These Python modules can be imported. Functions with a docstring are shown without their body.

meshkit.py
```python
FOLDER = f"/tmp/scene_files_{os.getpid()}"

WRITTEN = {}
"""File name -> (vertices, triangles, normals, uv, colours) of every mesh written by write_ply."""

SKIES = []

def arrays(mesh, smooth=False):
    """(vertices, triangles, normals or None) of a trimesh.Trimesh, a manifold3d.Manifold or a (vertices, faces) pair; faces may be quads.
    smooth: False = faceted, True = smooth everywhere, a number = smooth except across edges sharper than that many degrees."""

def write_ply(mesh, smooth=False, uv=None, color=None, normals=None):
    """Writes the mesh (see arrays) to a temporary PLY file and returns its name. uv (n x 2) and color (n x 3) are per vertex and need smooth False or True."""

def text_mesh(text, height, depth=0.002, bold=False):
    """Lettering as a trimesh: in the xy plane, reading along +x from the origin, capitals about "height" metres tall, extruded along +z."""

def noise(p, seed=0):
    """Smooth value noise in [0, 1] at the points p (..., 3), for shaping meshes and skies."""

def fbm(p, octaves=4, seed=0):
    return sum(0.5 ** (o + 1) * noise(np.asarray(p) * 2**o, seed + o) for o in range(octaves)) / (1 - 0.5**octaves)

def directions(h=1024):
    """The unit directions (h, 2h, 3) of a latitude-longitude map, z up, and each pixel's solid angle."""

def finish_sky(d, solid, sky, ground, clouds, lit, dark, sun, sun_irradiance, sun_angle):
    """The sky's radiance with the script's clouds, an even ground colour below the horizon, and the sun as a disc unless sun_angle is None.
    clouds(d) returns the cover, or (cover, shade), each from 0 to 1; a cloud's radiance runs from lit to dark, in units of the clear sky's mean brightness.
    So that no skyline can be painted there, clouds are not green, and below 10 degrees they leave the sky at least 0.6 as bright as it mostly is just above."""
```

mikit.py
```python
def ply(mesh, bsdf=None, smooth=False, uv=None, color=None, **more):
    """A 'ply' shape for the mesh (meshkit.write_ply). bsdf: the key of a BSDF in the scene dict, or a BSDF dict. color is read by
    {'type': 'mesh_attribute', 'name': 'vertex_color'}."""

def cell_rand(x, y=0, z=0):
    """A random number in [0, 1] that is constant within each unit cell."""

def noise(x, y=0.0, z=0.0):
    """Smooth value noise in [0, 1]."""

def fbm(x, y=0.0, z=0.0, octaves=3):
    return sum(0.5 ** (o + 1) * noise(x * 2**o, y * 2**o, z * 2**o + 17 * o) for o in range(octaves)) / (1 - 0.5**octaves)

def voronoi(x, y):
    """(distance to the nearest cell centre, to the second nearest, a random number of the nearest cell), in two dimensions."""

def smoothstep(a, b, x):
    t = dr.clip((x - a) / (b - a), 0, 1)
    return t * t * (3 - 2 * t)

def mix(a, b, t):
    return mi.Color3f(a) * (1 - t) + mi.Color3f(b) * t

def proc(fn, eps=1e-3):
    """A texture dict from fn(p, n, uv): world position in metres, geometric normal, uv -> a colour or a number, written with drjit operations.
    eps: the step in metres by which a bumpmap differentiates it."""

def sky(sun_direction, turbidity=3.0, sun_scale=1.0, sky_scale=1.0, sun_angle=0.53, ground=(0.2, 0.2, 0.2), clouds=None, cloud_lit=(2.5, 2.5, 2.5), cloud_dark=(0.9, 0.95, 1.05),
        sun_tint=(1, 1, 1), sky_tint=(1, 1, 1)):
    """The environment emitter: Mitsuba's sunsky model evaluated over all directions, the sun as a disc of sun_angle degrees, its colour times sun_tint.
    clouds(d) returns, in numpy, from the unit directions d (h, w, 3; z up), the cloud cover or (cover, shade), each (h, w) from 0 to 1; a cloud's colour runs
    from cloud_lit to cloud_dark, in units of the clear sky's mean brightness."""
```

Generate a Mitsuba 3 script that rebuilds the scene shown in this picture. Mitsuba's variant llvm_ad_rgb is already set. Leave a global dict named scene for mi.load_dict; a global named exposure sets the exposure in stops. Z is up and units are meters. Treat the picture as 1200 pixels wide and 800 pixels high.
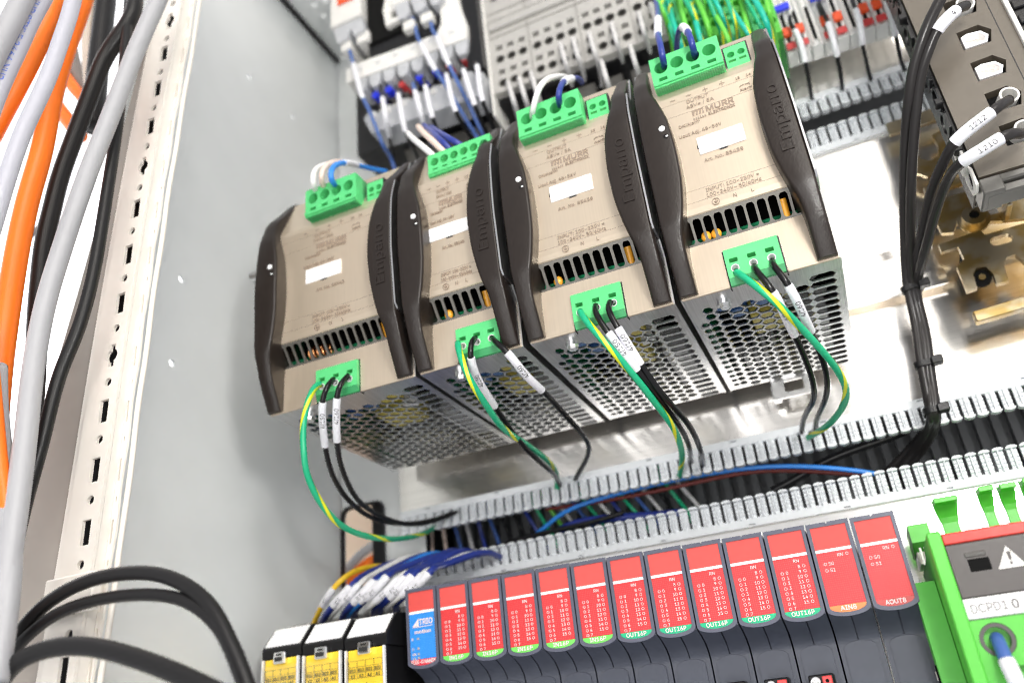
import math, random
import numpy as np, trimesh, mitsuba as mi, mikit, meshkit
import drjit as dr
from shapely.geometry import Polygon, box as sbox, Point
from shapely import affinity, union_all

T = mi.ScalarTransform4f
scene, labels = {}, {}
R = random.Random(7)

# ---------------------------------------------------------------- camera and light (x right, y into the cabinet, z up; metres)
scene['camera'] = {'type': 'thinlens', 'fov': 64.3, 'fov_axis': 'x', 'near_clip': 0.01, 'far_clip': 60.0,
    'aperture_radius': 0.0024, 'focus_distance': 0.345,
    'to_world': T().look_at(origin=[0.04195, -0.44497, -0.15717], target=[0.04195 - 0.32330, -0.44497 + 0.84030, -0.15717 + 0.43517],
                            up=[0.257496, -0.364400, 0.894935])}
exposure = 0.46
scene['room_light'] = {'type': 'constant', 'radiance': {'type': 'rgb', 'value': [0.47, 0.475, 0.49]}}


def lamp(key, pos, target, size, rgb):
    """a real luminaire: an emitting panel a good way off from the cabinet"""
    scene[key] = {'type': 'rectangle', 'to_world': T().look_at(origin=pos, target=target, up=[0.1, 0.2, 1]) @ T().scale([size, size, 1]),
                  'bsdf': {'type': 'diffuse'}, 'emitter': {'type': 'area', 'radiance': {'type': 'rgb', 'value': rgb}}}


lamp('ceiling_lamp', [1.3, -2.3, 1.35], [0, 0, 0], 0.95, [3.9, 3.7, 3.4])
lamp('work_lamp', [-0.1, -2.4, -0.75], [0, 0, -0.05], 0.75, [2.5, 2.45, 2.4])
lamp('flash_lamp', [0.17, -0.47, 0.03], [-0.05, 0, 0.02], 0.035, [56, 55, 53])
labels['ceiling_lamp'] = {'label': 'white ceiling lamp panel out of view, above and behind the camera', 'category': 'lamp'}
lamp('bright_window', [-1.9, 0.75, 0.75], [0, -0.4, -0.1], 1.6, [1.5, 1.5, 1.52])
labels['bright_window'] = {'label': 'large bright window seen behind the cables at the left edge', 'category': 'window'}
labels['work_lamp'] = {'label': 'white work lamp panel standing low in front of the cabinet, out of view', 'category': 'lamp'}
labels['flash_lamp'] = {'label': 'small white flash lamp out of view beside the camera', 'category': 'lamp'}


# ---------------------------------------------------------------- materials
def lin(h):
    c = [int(h[i:i + 2], 16) / 255 for i in (0, 2, 4)]
    return [x / 12.92 if x <= 0.04045 else ((x + 0.055) / 1.055) ** 2.4 for x in c]


def rgb(v):
    return {'type': 'rgb', 'value': lin(v) if isinstance(v, str) else list(v)}


def mat(key, color, rough=0.5, metal=0.0, spec=0.5, bump=None, **more):
    b = {'type': 'principled', 'base_color': color if isinstance(color, dict) else rgb(color), 'roughness': rough, 'metallic': metal, 'specular': spec, **more}
    if bump:
        b = {'type': 'bumpmap', 'arbitrary': mikit.proc(bump[0], bump[2]), 'scale': bump[1], 'bsdf': b}
    scene[key] = {'type': 'twosided', 'bsdf': b}


def grain(f, amp, c):
    c = lin(c) if isinstance(c, str) else c
    return mikit.proc(lambda p, n, uv: mi.Color3f(*c) * (1 - amp + 2 * amp * mikit.fbm(p.x * f, p.y * f, p.z * f)))


def streaks(c, amp):
    # rolled metal: fine lengthwise streaks and a few cloudy patches
    return mikit.proc(lambda p, n, uv: mi.Color3f(*c) * (1 - amp + amp * (mikit.noise(p.x * 30, p.y * 900, p.z * 1800) + mikit.fbm(p.x * 25, p.y * 25, p.z * 25))))


def vstreaks(c, amp):
    return mikit.proc(lambda p, n, uv: mi.Color3f(*c) * (1 - amp + amp * (mikit.noise(p.x * 2500, p.y * 60, p.z * 40) + mikit.fbm(p.x * 40, p.y * 40, p.z * 40))))


pebble = lambda p, n, uv: mikit.noise(p.x * 1400, p.y * 1400, p.z * 1400)
mat('wall_paint', grain(60, 0.03, [0.655, 0.675, 0.675]), 0.5, bump=(lambda p, n, uv: mikit.fbm(p.x * 700, p.y * 700, p.z * 700), 0.000015, 2e-4))
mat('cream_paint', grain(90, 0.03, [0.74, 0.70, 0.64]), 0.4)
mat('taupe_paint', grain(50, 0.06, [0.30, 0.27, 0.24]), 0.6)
mat('zinc', streaks([0.90, 0.875, 0.84], 0.2), 0.17, 1.0)
mat('steel', vstreaks([0.66, 0.66, 0.66], 0.2), 0.3, 1.0)
mat('steel_bright', [0.8, 0.8, 0.8], 0.15, 1.0)
mat('champagne', vstreaks([0.665, 0.56, 0.435], 0.06), 0.31, 0.68)
mat('bracket_plastic', grain(300, 0.08, [0.017, 0.0125, 0.0105]), 0.34, spec=0.33, bump=(pebble, 0.00006, 1e-4))
mat('bracket_text', [0.020, 0.015, 0.013], 0.3, spec=.36)
mat('print_brown', [0.27, 0.20, 0.15], 0.6)
mat('print_black', [0.02, 0.02, 0.02], 0.6)
mat('print_white', [0.86, 0.84, 0.84], 0.5)
mat('sticker_white', [0.88, 0.88, 0.88], 0.45)
mat('plug_green', grain(200, 0.05, [0.088, 0.51, 0.175]), 0.38)
mat('plug_dark', [0.03, 0.27, 0.09], 0.45)
mat('pcb_green', grain(500, 0.2, [0.006, 0.13, 0.055]), 0.3)
mat('black_plastic', [0.008, 0.008, 0.009], 0.35, spec=.28)
mat('black_void', [0.006, 0.006, 0.006], 0.8, spec=.1)
mat('grey_metal', vstreaks([0.20, 0.19, 0.17], 0.2), 0.4, 0.7)
mat('comb_grey', grain(250, 0.04, [0.66, 0.685, 0.71]), 0.42)
mat('comb_dark', grain(120, 0.15, [0.12, 0.126, 0.132]), 0.6)
mat('clear_bead', [0.85, 0.85, 0.85], 0.08)
mat('copper', [0.72, 0.33, 0.14], 0.25, 1.0)
mat('amber', [0.75, 0.34, 0.03], 0.3)
mat('part_yellow', grain(150, 0.2, [0.55, 0.45, 0.09]), 0.4)
mat('part_blue', [0.05, 0.13, 0.32], 0.35)
mat('part_grey', [0.35, 0.35, 0.36], 0.35)
mat('part_white', [0.7, 0.7, 0.7], 0.4)
mat('module_body', grain(200, 0.08, [0.052, 0.058, 0.080]), 0.42, bump=(pebble, 0.00004, 1e-4))
mat('module_frame', [0.085, 0.090, 0.125], 0.33)
mat('legend_white', [0.72, 0.62, 0.62], 0.5)
dots = lambda a, b: mikit.proc(lambda p, n, uv: mikit.mix(a, b, mikit.smoothstep(0.30, 0.22, dr.sqrt(dr.square(p.x * 1200 - dr.floor(p.x * 1200) - 0.5) + dr.square(p.z * 1200 - dr.floor(p.z * 1200) - 0.5)))))
mat('label_red', dots([0.60, 0.030, 0.036], [0.63, 0.075, 0.07]), 0.38)
mat('label_window', [0.64, 0.085, 0.075], 0.2)
mat('label_blue', dots([0.02, 0.22, 0.66], [0.06, 0.30, 0.72]), 0.38)
mat('label_lime', [0.16, 0.62, 0.10], 0.4)
mat('label_green', [0.015, 0.42, 0.20], 0.4)
mat('label_orange', [0.72, 0.22, 0.07], 0.4)
mat('label_brown', [0.50, 0.07, 0.065], 0.4)
mat('label_crimson', [0.66, 0.03, 0.05], 0.4)
mat('relay_yellow', grain(150, 0.04, [0.86, 0.60, 0.035]), 0.4)
mat('block_green', grain(150, 0.05, [0.085, 0.46, 0.045]), 0.38)
mat('block_green_dark', [0.012, 0.20, 0.022], 0.45)
mat('block_red', [0.56, 0.035, 0.022], 0.3)
mat('block_dark', grain(200, 0.08, [0.068, 0.060, 0.057]), 0.45)
mat('brown_plastic', grain(300, 0.06, [0.090, 0.075, 0.057]), 0.42, bump=(pebble, 0.00003, 1e-4))
mat('smoke_grey', [0.075, 0.072, 0.066], 0.25)
mat('pale_plastic', [0.62, 0.61, 0.58], 0.4)
mat('contactor_white', [0.66, 0.65, 0.62], 0.45)
mat('contactor_grey', [0.42, 0.43, 0.45], 0.45)
mat('terminal_grey', grain(100, 0.04, [0.38, 0.37, 0.35]), 0.5)
mat('terminal_light', [0.66, 0.66, 0.65], 0.4)
mat('screw_blue', [0.02, 0.04, 0.75], 0.35)
mat('jumper_orange', [0.80, 0.09, 0.02], 0.35)
mat('jumper_red', [0.55, 0.05, 0.05], 0.35)
brassy = mikit.proc(lambda p, n, uv: mikit.mix([0.46, 0.32, 0.12], [0.56, 0.48, 0.34], mikit.smoothstep(0.35, 0.65, mikit.fbm(p.x * 120, p.y * 120, p.z * 120))))
mat('brass', brassy, 0.3, 1.0)
mat('beige_wall', [0.80, 0.62, 0.46], 0.6)
mat('haze_clear', [0.55, 0.53, 0.48], 0.2, spec_trans=0.0)
for k, c, ro in (('wire_green', [0.010, 0.36, 0.17], .32), ('wire_teal', [0.01, 0.42, 0.30], .32), ('wire_lime', [0.13, 0.55, 0.06], .35), ('wire_stripe', [0.62, 0.66, 0.02], .35), ('wire_black', [0.007, 0.007, 0.008], .2),
                 ('wire_blue', [0.03, 0.22, 0.68], .3), ('wire_blue2', [0.05, 0.11, 0.33], .35), ('wire_navy', [0.018, 0.035, 0.22], .3), ('wire_white', [0.74, 0.73, 0.72], .35),
                 ('wire_pink', [0.70, 0.56, 0.48], .4), ('wire_red', [0.16, 0.02, 0.015], .4), ('wire_yellow', [0.80, 0.50, 0.02], .35), ('wire_grey', [0.52, 0.51, 0.51], .4),
                 ('cable_grey', [0.37, 0.37, 0.385], .45), ('cable_white', [0.43, 0.43, 0.48], .42), ('cable_black', [0.012, 0.0115, 0.012], .38), ('cable_slate', [0.022, 0.020, 0.020], .28),
                 ('cable_orange', [0.85, 0.165, 0.008], .4), ('cable_beige', [0.52, 0.45, 0.38], .5), ('cable_taupe', [0.20, 0.17, 0.155], .5), ('sleeve', [0.68, 0.68, 0.72], .38), ('print_blue', [0.10, 0.16, 0.62], .5)):
    mat(k, c, ro, spec=.3 if k in ('wire_black', 'cable_black', 'cable_slate') else .5)


scene['clear_pane'] = {'type': 'thindielectric', 'int_ior': 1.4}


# ---------------------------------------------------------------- helpers (all shapes below in millimetres)
def number(key):
    if key not in scene and key not in labels:
        return key
    i = 1
    while f'{key}_{i:03d}' in scene or f'{key}_{i:03d}' in labels:
        i += 1
    return f'{key}_{i:03d}'


def thing(key, label, cat, group=None):
    k = number(key)
    labels[k] = {'label': label, 'category': cat}
    if group:
        labels[k]['group'] = group
    return k


def mm(mesh):
    m = mesh.copy()
    m.apply_scale(0.001)
    return m


def add(key, mesh, bsdf, parent=None, smooth=False, label=None, at=None, **more):
    k = number(parent + '__' + key if parent else key)
    if isinstance(mesh, list):
        mesh = trimesh.util.concatenate(mesh)
    d = mikit.ply(mm(mesh), bsdf, smooth=smooth, **more)
    if at is not None:
        d['to_world'] = T().translate([a * 0.001 for a in at])
    scene[k] = d
    if label:
        labels[k] = {'label': label}
    return k


def copy(key, src, parent, at, bsdf=None):
    """another entry from the mesh of src, moved by at (mm)"""
    k = number(parent + '__' + key if parent else key)
    scene[k] = {**scene[src], 'to_world': T().translate([a * 0.001 for a in at])}
    if bsdf:
        scene[k]['bsdf'] = {'type': 'ref', 'id': bsdf}
    return k


def bx(x0, x1, y0, y1, z0, z1, c=0.0):
    if c <= 0:
        m = trimesh.creation.box(bounds=[[x0, y0, z0], [x1, y1, z1]])
        return m
    P = []
    for a, b in ((x0, x1),):
        for sx in (0, 1):
            for sy in (0, 1):
                for sz in (0, 1):
                    X, Y, Z = (x0, x1)[sx], (y0, y1)[sy], (z0, z1)[sz]
                    dx, dy, dz = c * (1 - 2 * sx), c * (1 - 2 * sy), c * (1 - 2 * sz)
                    P += [(X, Y + dy, Z + dz), (X + dx, Y, Z + dz), (X + dx, Y + dy, Z)]
    return trimesh.convex.convex_hull(np.array(P))


def ext(poly, h):
    gs = getattr(poly, 'geoms', [poly])
    return trimesh.util.concatenate([trimesh.creation.extrude_polygon(g, h, engine='earcut') for g in gs])


def M4(cols, o=(0, 0, 0)):
    m = np.eye(4)
    m[:3, 0], m[:3, 1], m[:3, 2], m[:3, 3] = cols[0], cols[1], cols[2], o
    return m


def ext_x(poly, x0, x1):    # poly in (y, z)
    m = ext(poly, x1 - x0)
    m.apply_transform(M4(([0, 1, 0], [0, 0, 1], [1, 0, 0]), (x0, 0, 0)))
    return m


def ext_y(poly, y0, y1):    # poly in (x, z)
    m = ext(poly, y1 - y0)
    m.apply_transform(M4(([1, 0, 0], [0, 0, 1], [0, 1, 0]), (0, y0, 0)))
    return m


def ext_z(poly, z0, z1):
    m = ext(poly, z1 - z0)
    m.apply_translation([0, 0, z0])
    return m


def on(poly_mesh, o, right, up):
    """a mesh made in xy (thickness along z) laid at o with its x along right and its y along up"""
    r = np.array(right, float); r /= np.linalg.norm(r)
    u = np.array(up, float); u -= r * (u @ r); u /= np.linalg.norm(u)
    m = poly_mesh.copy()
    m.apply_transform(M4((r, u, np.cross(r, u)), o))
    return m


TX = {}


def text(s, h, o, right=(1, 0, 0), up=(0, 0, 1), width=None, bold=False, depth=0.28, center=False):
    k = (s, h, bold, depth)
    if k not in TX:
        TX[k] = meshkit.text_mesh(s, h, depth, bold)
    m = TX[k].copy()
    w = m.bounds[1][0] - m.bounds[0][0]
    m.apply_translation([-m.bounds[0][0], 0, 0])
    if width:
        m.apply_scale([width / w, 1, 1]); w = width
    if center:
        m.apply_translation([-w / 2, 0, 0])
    return on(m, o, right, up)


def spline(pts, per=8):
    P = np.array(pts, float)
    n = len(P)
    t = np.r_[0, np.cumsum(np.maximum(np.linalg.norm(np.diff(P, axis=0), axis=1), 1e-6) ** 0.5)]
    from scipy.interpolate import CubicSpline
    cs = CubicSpline(t, P)
    return cs(np.interp(np.linspace(0, n - 1, (n - 1) * per + 1), np.arange(n), t))


def frames(P):
    Tg = np.gradient(P, axis=0)
    Tg /= np.linalg.norm(Tg, axis=1, keepdims=True)
    a = np.cross(Tg[0], [0.3, -1, 0.2]); a /= np.linalg.norm(a)
    A = []
    for t in Tg:
        a = a - t * (a @ t); a /= np.linalg.norm(a); A.append(a)
    A = np.array(A)
    return Tg, A, np.cross(Tg, A)


def tube(P, r, sides=14, caps=True, r_in=None):
    P = np.array(P, float)
    Tg, A, B = frames(P)
    r = np.broadcast_to(r, (len(P),))
    th = np.arange(sides) * 2 * np.pi / sides
    V = P[:, None] + r[:, None, None] * (np.cos(th)[None, :, None] * A[:, None] + np.sin(th)[None, :, None] * B[:, None])
    n = len(P)
    i, j = np.meshgrid(np.arange(n - 1), np.arange(sides), indexing='ij')
    q = np.stack([i * sides + j, i * sides + (j + 1) % sides, (i + 1) * sides + (j + 1) % sides, (i + 1) * sides + j], -1).reshape(-1, 4)
    F = np.vstack([q[:, [0, 1, 2]], q[:, [0, 2, 3]]])
    V = V.reshape(-1, 3)
    if caps:
        V = np.vstack([V, P[0], P[-1]])
        k = np.arange(sides)
        F = np.vstack([F, np.stack([k * 0 + n * sides, (k + 1) % sides, k], 1), np.stack([k * 0 + n * sides + 1, (n - 1) * sides + k, (n - 1) * sides + (k + 1) % sides], 1)])
    return trimesh.Trimesh(V, F, process=False)


def cyl(p0, p1, r, n=20):
    return tube(np.array([p0, (np.array(p0, float) + np.array(p1, float)) / 2, p1]), r, n)


def ring(p0, p1, r, ri, n=24):
    """a hollow cylinder"""
    a, b = np.array(p0, float), np.array(p1, float)
    m = ext(Point(0, 0).buffer(r, n // 4).difference(Point(0, 0).buffer(ri, n // 4)), np.linalg.norm(b - a))
    t = (b - a) / np.linalg.norm(b - a)
    x = np.cross(t, [0.31, 0.2, 0.9]); x /= np.linalg.norm(x)
    m.apply_transform(M4((x, np.cross(t, x), t), a))
    return m


def chamfer_slot(cx, cy, w, h, c=None):
    c = w / 2 if c is None else c
    return Polygon([(cx - w / 2, cy - h / 2 + c), (cx - w / 2 + c * .6, cy - h / 2), (cx + w / 2 - c * .6, cy - h / 2), (cx + w / 2, cy - h / 2 + c),
                    (cx + w / 2, cy + h / 2 - c), (cx + w / 2 - c * .6, cy + h / 2), (cx - w / 2 + c * .6, cy + h / 2), (cx - w / 2, cy + h / 2 - c)])


def hexa(cx, cy, a, b, k=0.55):
    return Polygon([(cx - a, cy), (cx - a * k, cy - b), (cx + a * k, cy - b), (cx + a, cy), (cx + a * k, cy + b), (cx - a * k, cy + b)])


def rounded(x0, x1, z0, z1, r):
    return sbox(x0 + r, z0 + r, x1 - r, z1 - r).buffer(r, 6)

# ---------------------------------------------------------------- cabinet shell
scene['room'] = None; del scene['room']
k = thing('cabinet_wall', 'grey painted inner side wall of the cabinet with a few small holes', 'wall')
wall = sbox(-200, -420, 12, 480)
for y, z in ((-98.5, 285.8), (-48.8, 286.9), (-143.7, 94.9), (-145, 41.9)):
    wall = wall.difference(Point(y, z).buffer(2.3, 8))
add('sheet', ext_x(wall, -272, -270), 'wall_paint', k)
add('edge_flange', bx(-276, -270.3, 12, 14, -420, 480), 'wall_paint', k)
k = thing('side_bolt', 'steel bolt standing out of the left flank of the leftmost power supply', 'bolt')
add('shank', cyl((-212.2, -139, 83), (-220, -139, 83), 1.8), 'steel_bright', k, 40)
add('head', cyl((-219, -139, 83), (-223.5, -139, 83), 3.0, 24), 'steel_bright', k, 40)
add('head_socket', cyl((-223.4, -139, 83), (-223.8, -139, 83), 1.5, 6), 'black_void', k)

# perforated frame post (profile 25 mm pitch), leaning a touch as in the photograph
post = thing('cabinet_post', 'cream painted perforated cabinet post with rows of square and round holes', 'post')
zz = [209.0, 186.0, 162.2, 138.0, 113.3, 88.5, 62.9, 37.3, 11.2, -14.9, -40.8, -66.7, -92.6, -118.5, 234.4, 259.8, 285]
xz = lambda z: -225.2 - 13.6 * (209 - z) / 276 - 2.2 * math.sin(math.pi * min(max((209 - z) / 276, 0), 1))
L, Rr = [], []
for z in np.linspace(330, -200, 22):
    L.append((xz(z) - 11, z)); Rr.append((xz(z) + 6.2, z))
face = Polygon(L + Rr[::-1])
for i, z in enumerate(sorted(zz)):
    c = xz(z)
    if i % 4 == 1:  # wider slot with a round middle
        h = sbox(c - 1.5, z - 5.4, c + 1.5, z + 5.4).union(Point(c, z).buffer(3.1, 8))
    else:
        h = sbox(c - 2.4, z - 5.2, c + 2.4, z + 5.2)
    face = face.difference(h).difference(Point(xz(z - 12.7) + .1, z - 12.7).buffer(1.9, 8))
add('front_face', ext_y(face, -211.5, -210), 'cream_paint', post)


def strip(off0, off1, y0, y1, z0=330, z1=-200):
    pa = [(xz(z) + off0, z) for z in np.linspace(z0, z1, 22)]; pb = [(xz(z) + off1, z) for z in np.linspace(z0, z1, 22)]
    return ext_y(Polygon(pa + pb[::-1]), y0, y1)


add('side_face', strip(4.8, 6.2, -209.9, -204), 'cream_paint', post)
add('bevel', strip(-17.2, -11.1, -208.5, -205), 'cream_paint', post)
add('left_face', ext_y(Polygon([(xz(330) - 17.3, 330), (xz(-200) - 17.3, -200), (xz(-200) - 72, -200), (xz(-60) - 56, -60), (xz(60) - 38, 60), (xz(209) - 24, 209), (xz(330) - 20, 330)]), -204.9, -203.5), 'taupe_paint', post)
add('inner_sheet', strip(-11, 4.7, -206, -205.4), 'black_plastic', post)
add('inner_rib', strip(.4, 1.9, -207.4, -206.4), 'wall_paint', post)
# flange with its own slots along the right edge, and the sealing strip behind it
fl = Polygon([(xz(z) + 6.3, z) for z in np.linspace(330, -200, 60)] + [(xz(z) + 9.4 + .35 * math.sin(z / 6), z) for z in np.linspace(-200, 330, 160)])
for z in zz:
    fl = fl.difference(sbox(xz(z) + 6.8, z - 5, xz(z) + 7.9, z + 5)).difference(sbox(xz(z) + 6.9, z - 13.6, xz(z) + 7.7, z - 11.4))
add('flange', ext_y(fl, -205.6, -204.6), 'cream_paint', post)
add('cross_bar', bx(-252, -226, -216, -211.6, -98, -84, .6), 'cream_paint', post)
k = thing('sealing_strip', 'thin pale sealing strip running down along the right of the perforated post', 'seal')
add('strip', tube(np.array([(xz(z) + 10.6 + .3 * math.sin(z / 9), -203, z) for z in np.linspace(330, -200, 120)]), 1.2, 8), 'cream_paint', k, True)
k = thing('beige_clip', 'small beige metal clip behind the orange cables, upper left', 'clip')
cl = Polygon([(-275, 118), (-262, 118), (-262, 150), (-275, 150)]).difference(sbox(-272, 124, -266, 144))
add('plate', ext_y(cl, -178, -176), 'taupe_paint', k)
add('arm', bx(-275, -271, -176, -168, 128, 140, .4), 'taupe_paint', k)

# mounting plates: three sheet metal strips with wiring channels between them
PL = (('lower mounting plate below the wiring channel, bright metal', -330, -66), ('middle mounting plate behind the power supplies, bright bare metal', -23, 141.5), ('upper mounting plate above the upper wiring channel, bright metal', 178, 460))
for l, z0, z1 in PL:
    k = thing('mounting_plate', l, 'plate', 'bright metal mounting plates')
    x0 = -217 if z0 < 100 else -207
    add('sheet', bx(x0, 300, 0, 2, z0, z1), 'zinc', k)
    add('folded_edge', bx(x0, 300, 2.05, 14, z1 - 2, z1 - 0.1), 'zinc', k)
    add('folded_edge', bx(x0, 300, 2.05, 14, z0 + .1, z0 + 2), 'zinc', k)
labels_channel = thing('channel_backing', 'dark ribbed back of the wiring channels behind the plates', 'panel')
add('sheet', bx(-217.4, 300, 74, 76, -330, 460), 'comb_dark', labels_channel)
for zc in (-47, 160):
    ribs = [bx(x, x + 4.2, 66, 73.9, zc - 34, zc + 34) for x in np.arange(-212, 180, 8.5)]
    k = add('rib', trimesh.util.concatenate(ribs), 'comb_dark', labels_channel)
    labels[k] = {'kind': 'stuff', 'label': 'row of dark ribs at the back of the channel'}
fr = thing('punched_frame', 'grey vertical frame with a rounded window left of the mounting plates', 'frame')
f2 = sbox(-268, -300, -206, 480)
for z0 in (-62, -165):
    f2 = f2.difference(rounded(-266, -236, z0, z0 + 52, 5))
add('sheet', ext_y(f2, 10, 11.5), 'wall_paint', fr)
add('side_sheet', bx(-236, -217.5, 11.6, 77, -330, 480), 'black_plastic', fr)
add('inner_flange', bx(-246, -235.6, 12.2, 13.4, -300, 300), 'black_plastic', fr)
for z0 in (-62, -165):
    lip = rounded(-267.5, -234.5, z0 - 1.5, z0 + 53.5, 6).difference(rounded(-265.5, -236.5, z0 + .5, z0 + 51.5, 5))
    add('edge_trim', ext_y(lip, 7.5, 9.8), 'black_plastic', fr)
k = thing('frame_cable', 'orange and grey cable end seen through the rounded window of the grey frame', 'cable')
add('sheath', tube(spline([(-282, 26, -66), (-268, 22, -53), (-250, 22, -43), (-236, 26, -40)]), 4.2), 'cable_orange', k, True)
add('second_sheath', tube(spline([(-282, 20, -58), (-266, 18, -44), (-250, 16, -36), (-238, 24, -33)]), 3), 'cable_grey', k, True)
k = thing('wall_backdrop', 'plain cream wall seen far behind through the window of the grey frame', 'wall')
add('sheet', bx(-420, -240, 90, 92, -160, 160), 'beige_wall', k)

# ---------------------------------------------------------------- combs along the channels
finger0 = {}


def comb(l, x0, x1, zr, sgn, pitch=5.95, dz=lambda x: 0, y=-1.6, depth=11.5):
    """rail at zr on the edge of a plate, fingers pointing away from it (sgn -1 = down)"""
    k = thing('wiring_comb', l, 'wiring comb', 'grey wiring combs along the channels')
    n = int((x1 - x0) / pitch)
    rail = sbox(x0, 0, x0 + n * pitch, 4.3)
    for i in range(3, n, 8):
        rail = rail.difference(rounded(x0 + i * pitch, x0 + i * pitch + 3.4, 2.9, 3.7, .35))
    rm = ext(rail, 3.0)
    rm.apply_transform(M4(([1, 0, 0], [0, 0, -sgn], [0, 1, 0]), (0, y - 1.4, zr)))
    add('rail', rm, 'comb_grey', k)
    if sgn not in finger0:
        # one finger: web, a raised spine, scored pads left and right, a rounded lip at the tip
        g = []
        for px in (0.55, 3.3):
            for q in range(4):
                g.append(bx(px, px + 1.6, -1.5, 0.9, -(1.7 + q * 2.02) - 1.55, -(1.7 + q * 2.02), .12))
        g.append(bx(0.6, 4.85, -.6, .7, -9.7, .2))
        g.append(bx(2.3, 3.1, -2.6, .7, -9.9, .3, .2))
        lip = Polygon([(0.35, -.1), (5.1, -.1), (5.2, -.6), (4.3, -1.25), (2.7, -1.5), (1.1, -1.25), (.25, -.6)])
        lm = ext(lip, 4.2)
        lm.apply_transform(M4(([1, 0, 0], [0, 0, 1], [0, 1, 0]), (0, -3.4, -9.7)))
        g.append(lm)
        m = trimesh.util.concatenate(g)
        if sgn > 0:
            m.apply_transform(np.diag([1, 1, -1, 1.0]))
        finger0[sgn] = add('finger', m, 'comb_grey', k, at=(x0 + .25, y, zr + dz(x0)))
        st = 1
    else:
        st = 0
    for i in range(st, n):
        copy('finger', finger0[sgn], k, (x0 + i * pitch + .25, y, zr + dz(x0 + i * pitch)))


comb('grey comb along the top of the lower channel, right under the power supplies', -216, 176, -27.6, -1)
comb('grey comb along the bottom of the lower channel, above the red modules', -216, 176, -66.6, 1)
comb('grey comb at the top of the upper channel, under the blue and orange terminals', -60, 150, 175.5, -1)
comb('grey comb at the bottom of the upper channel, beside the rightmost power supply', -60, 150, 142.0, 1)

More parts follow.
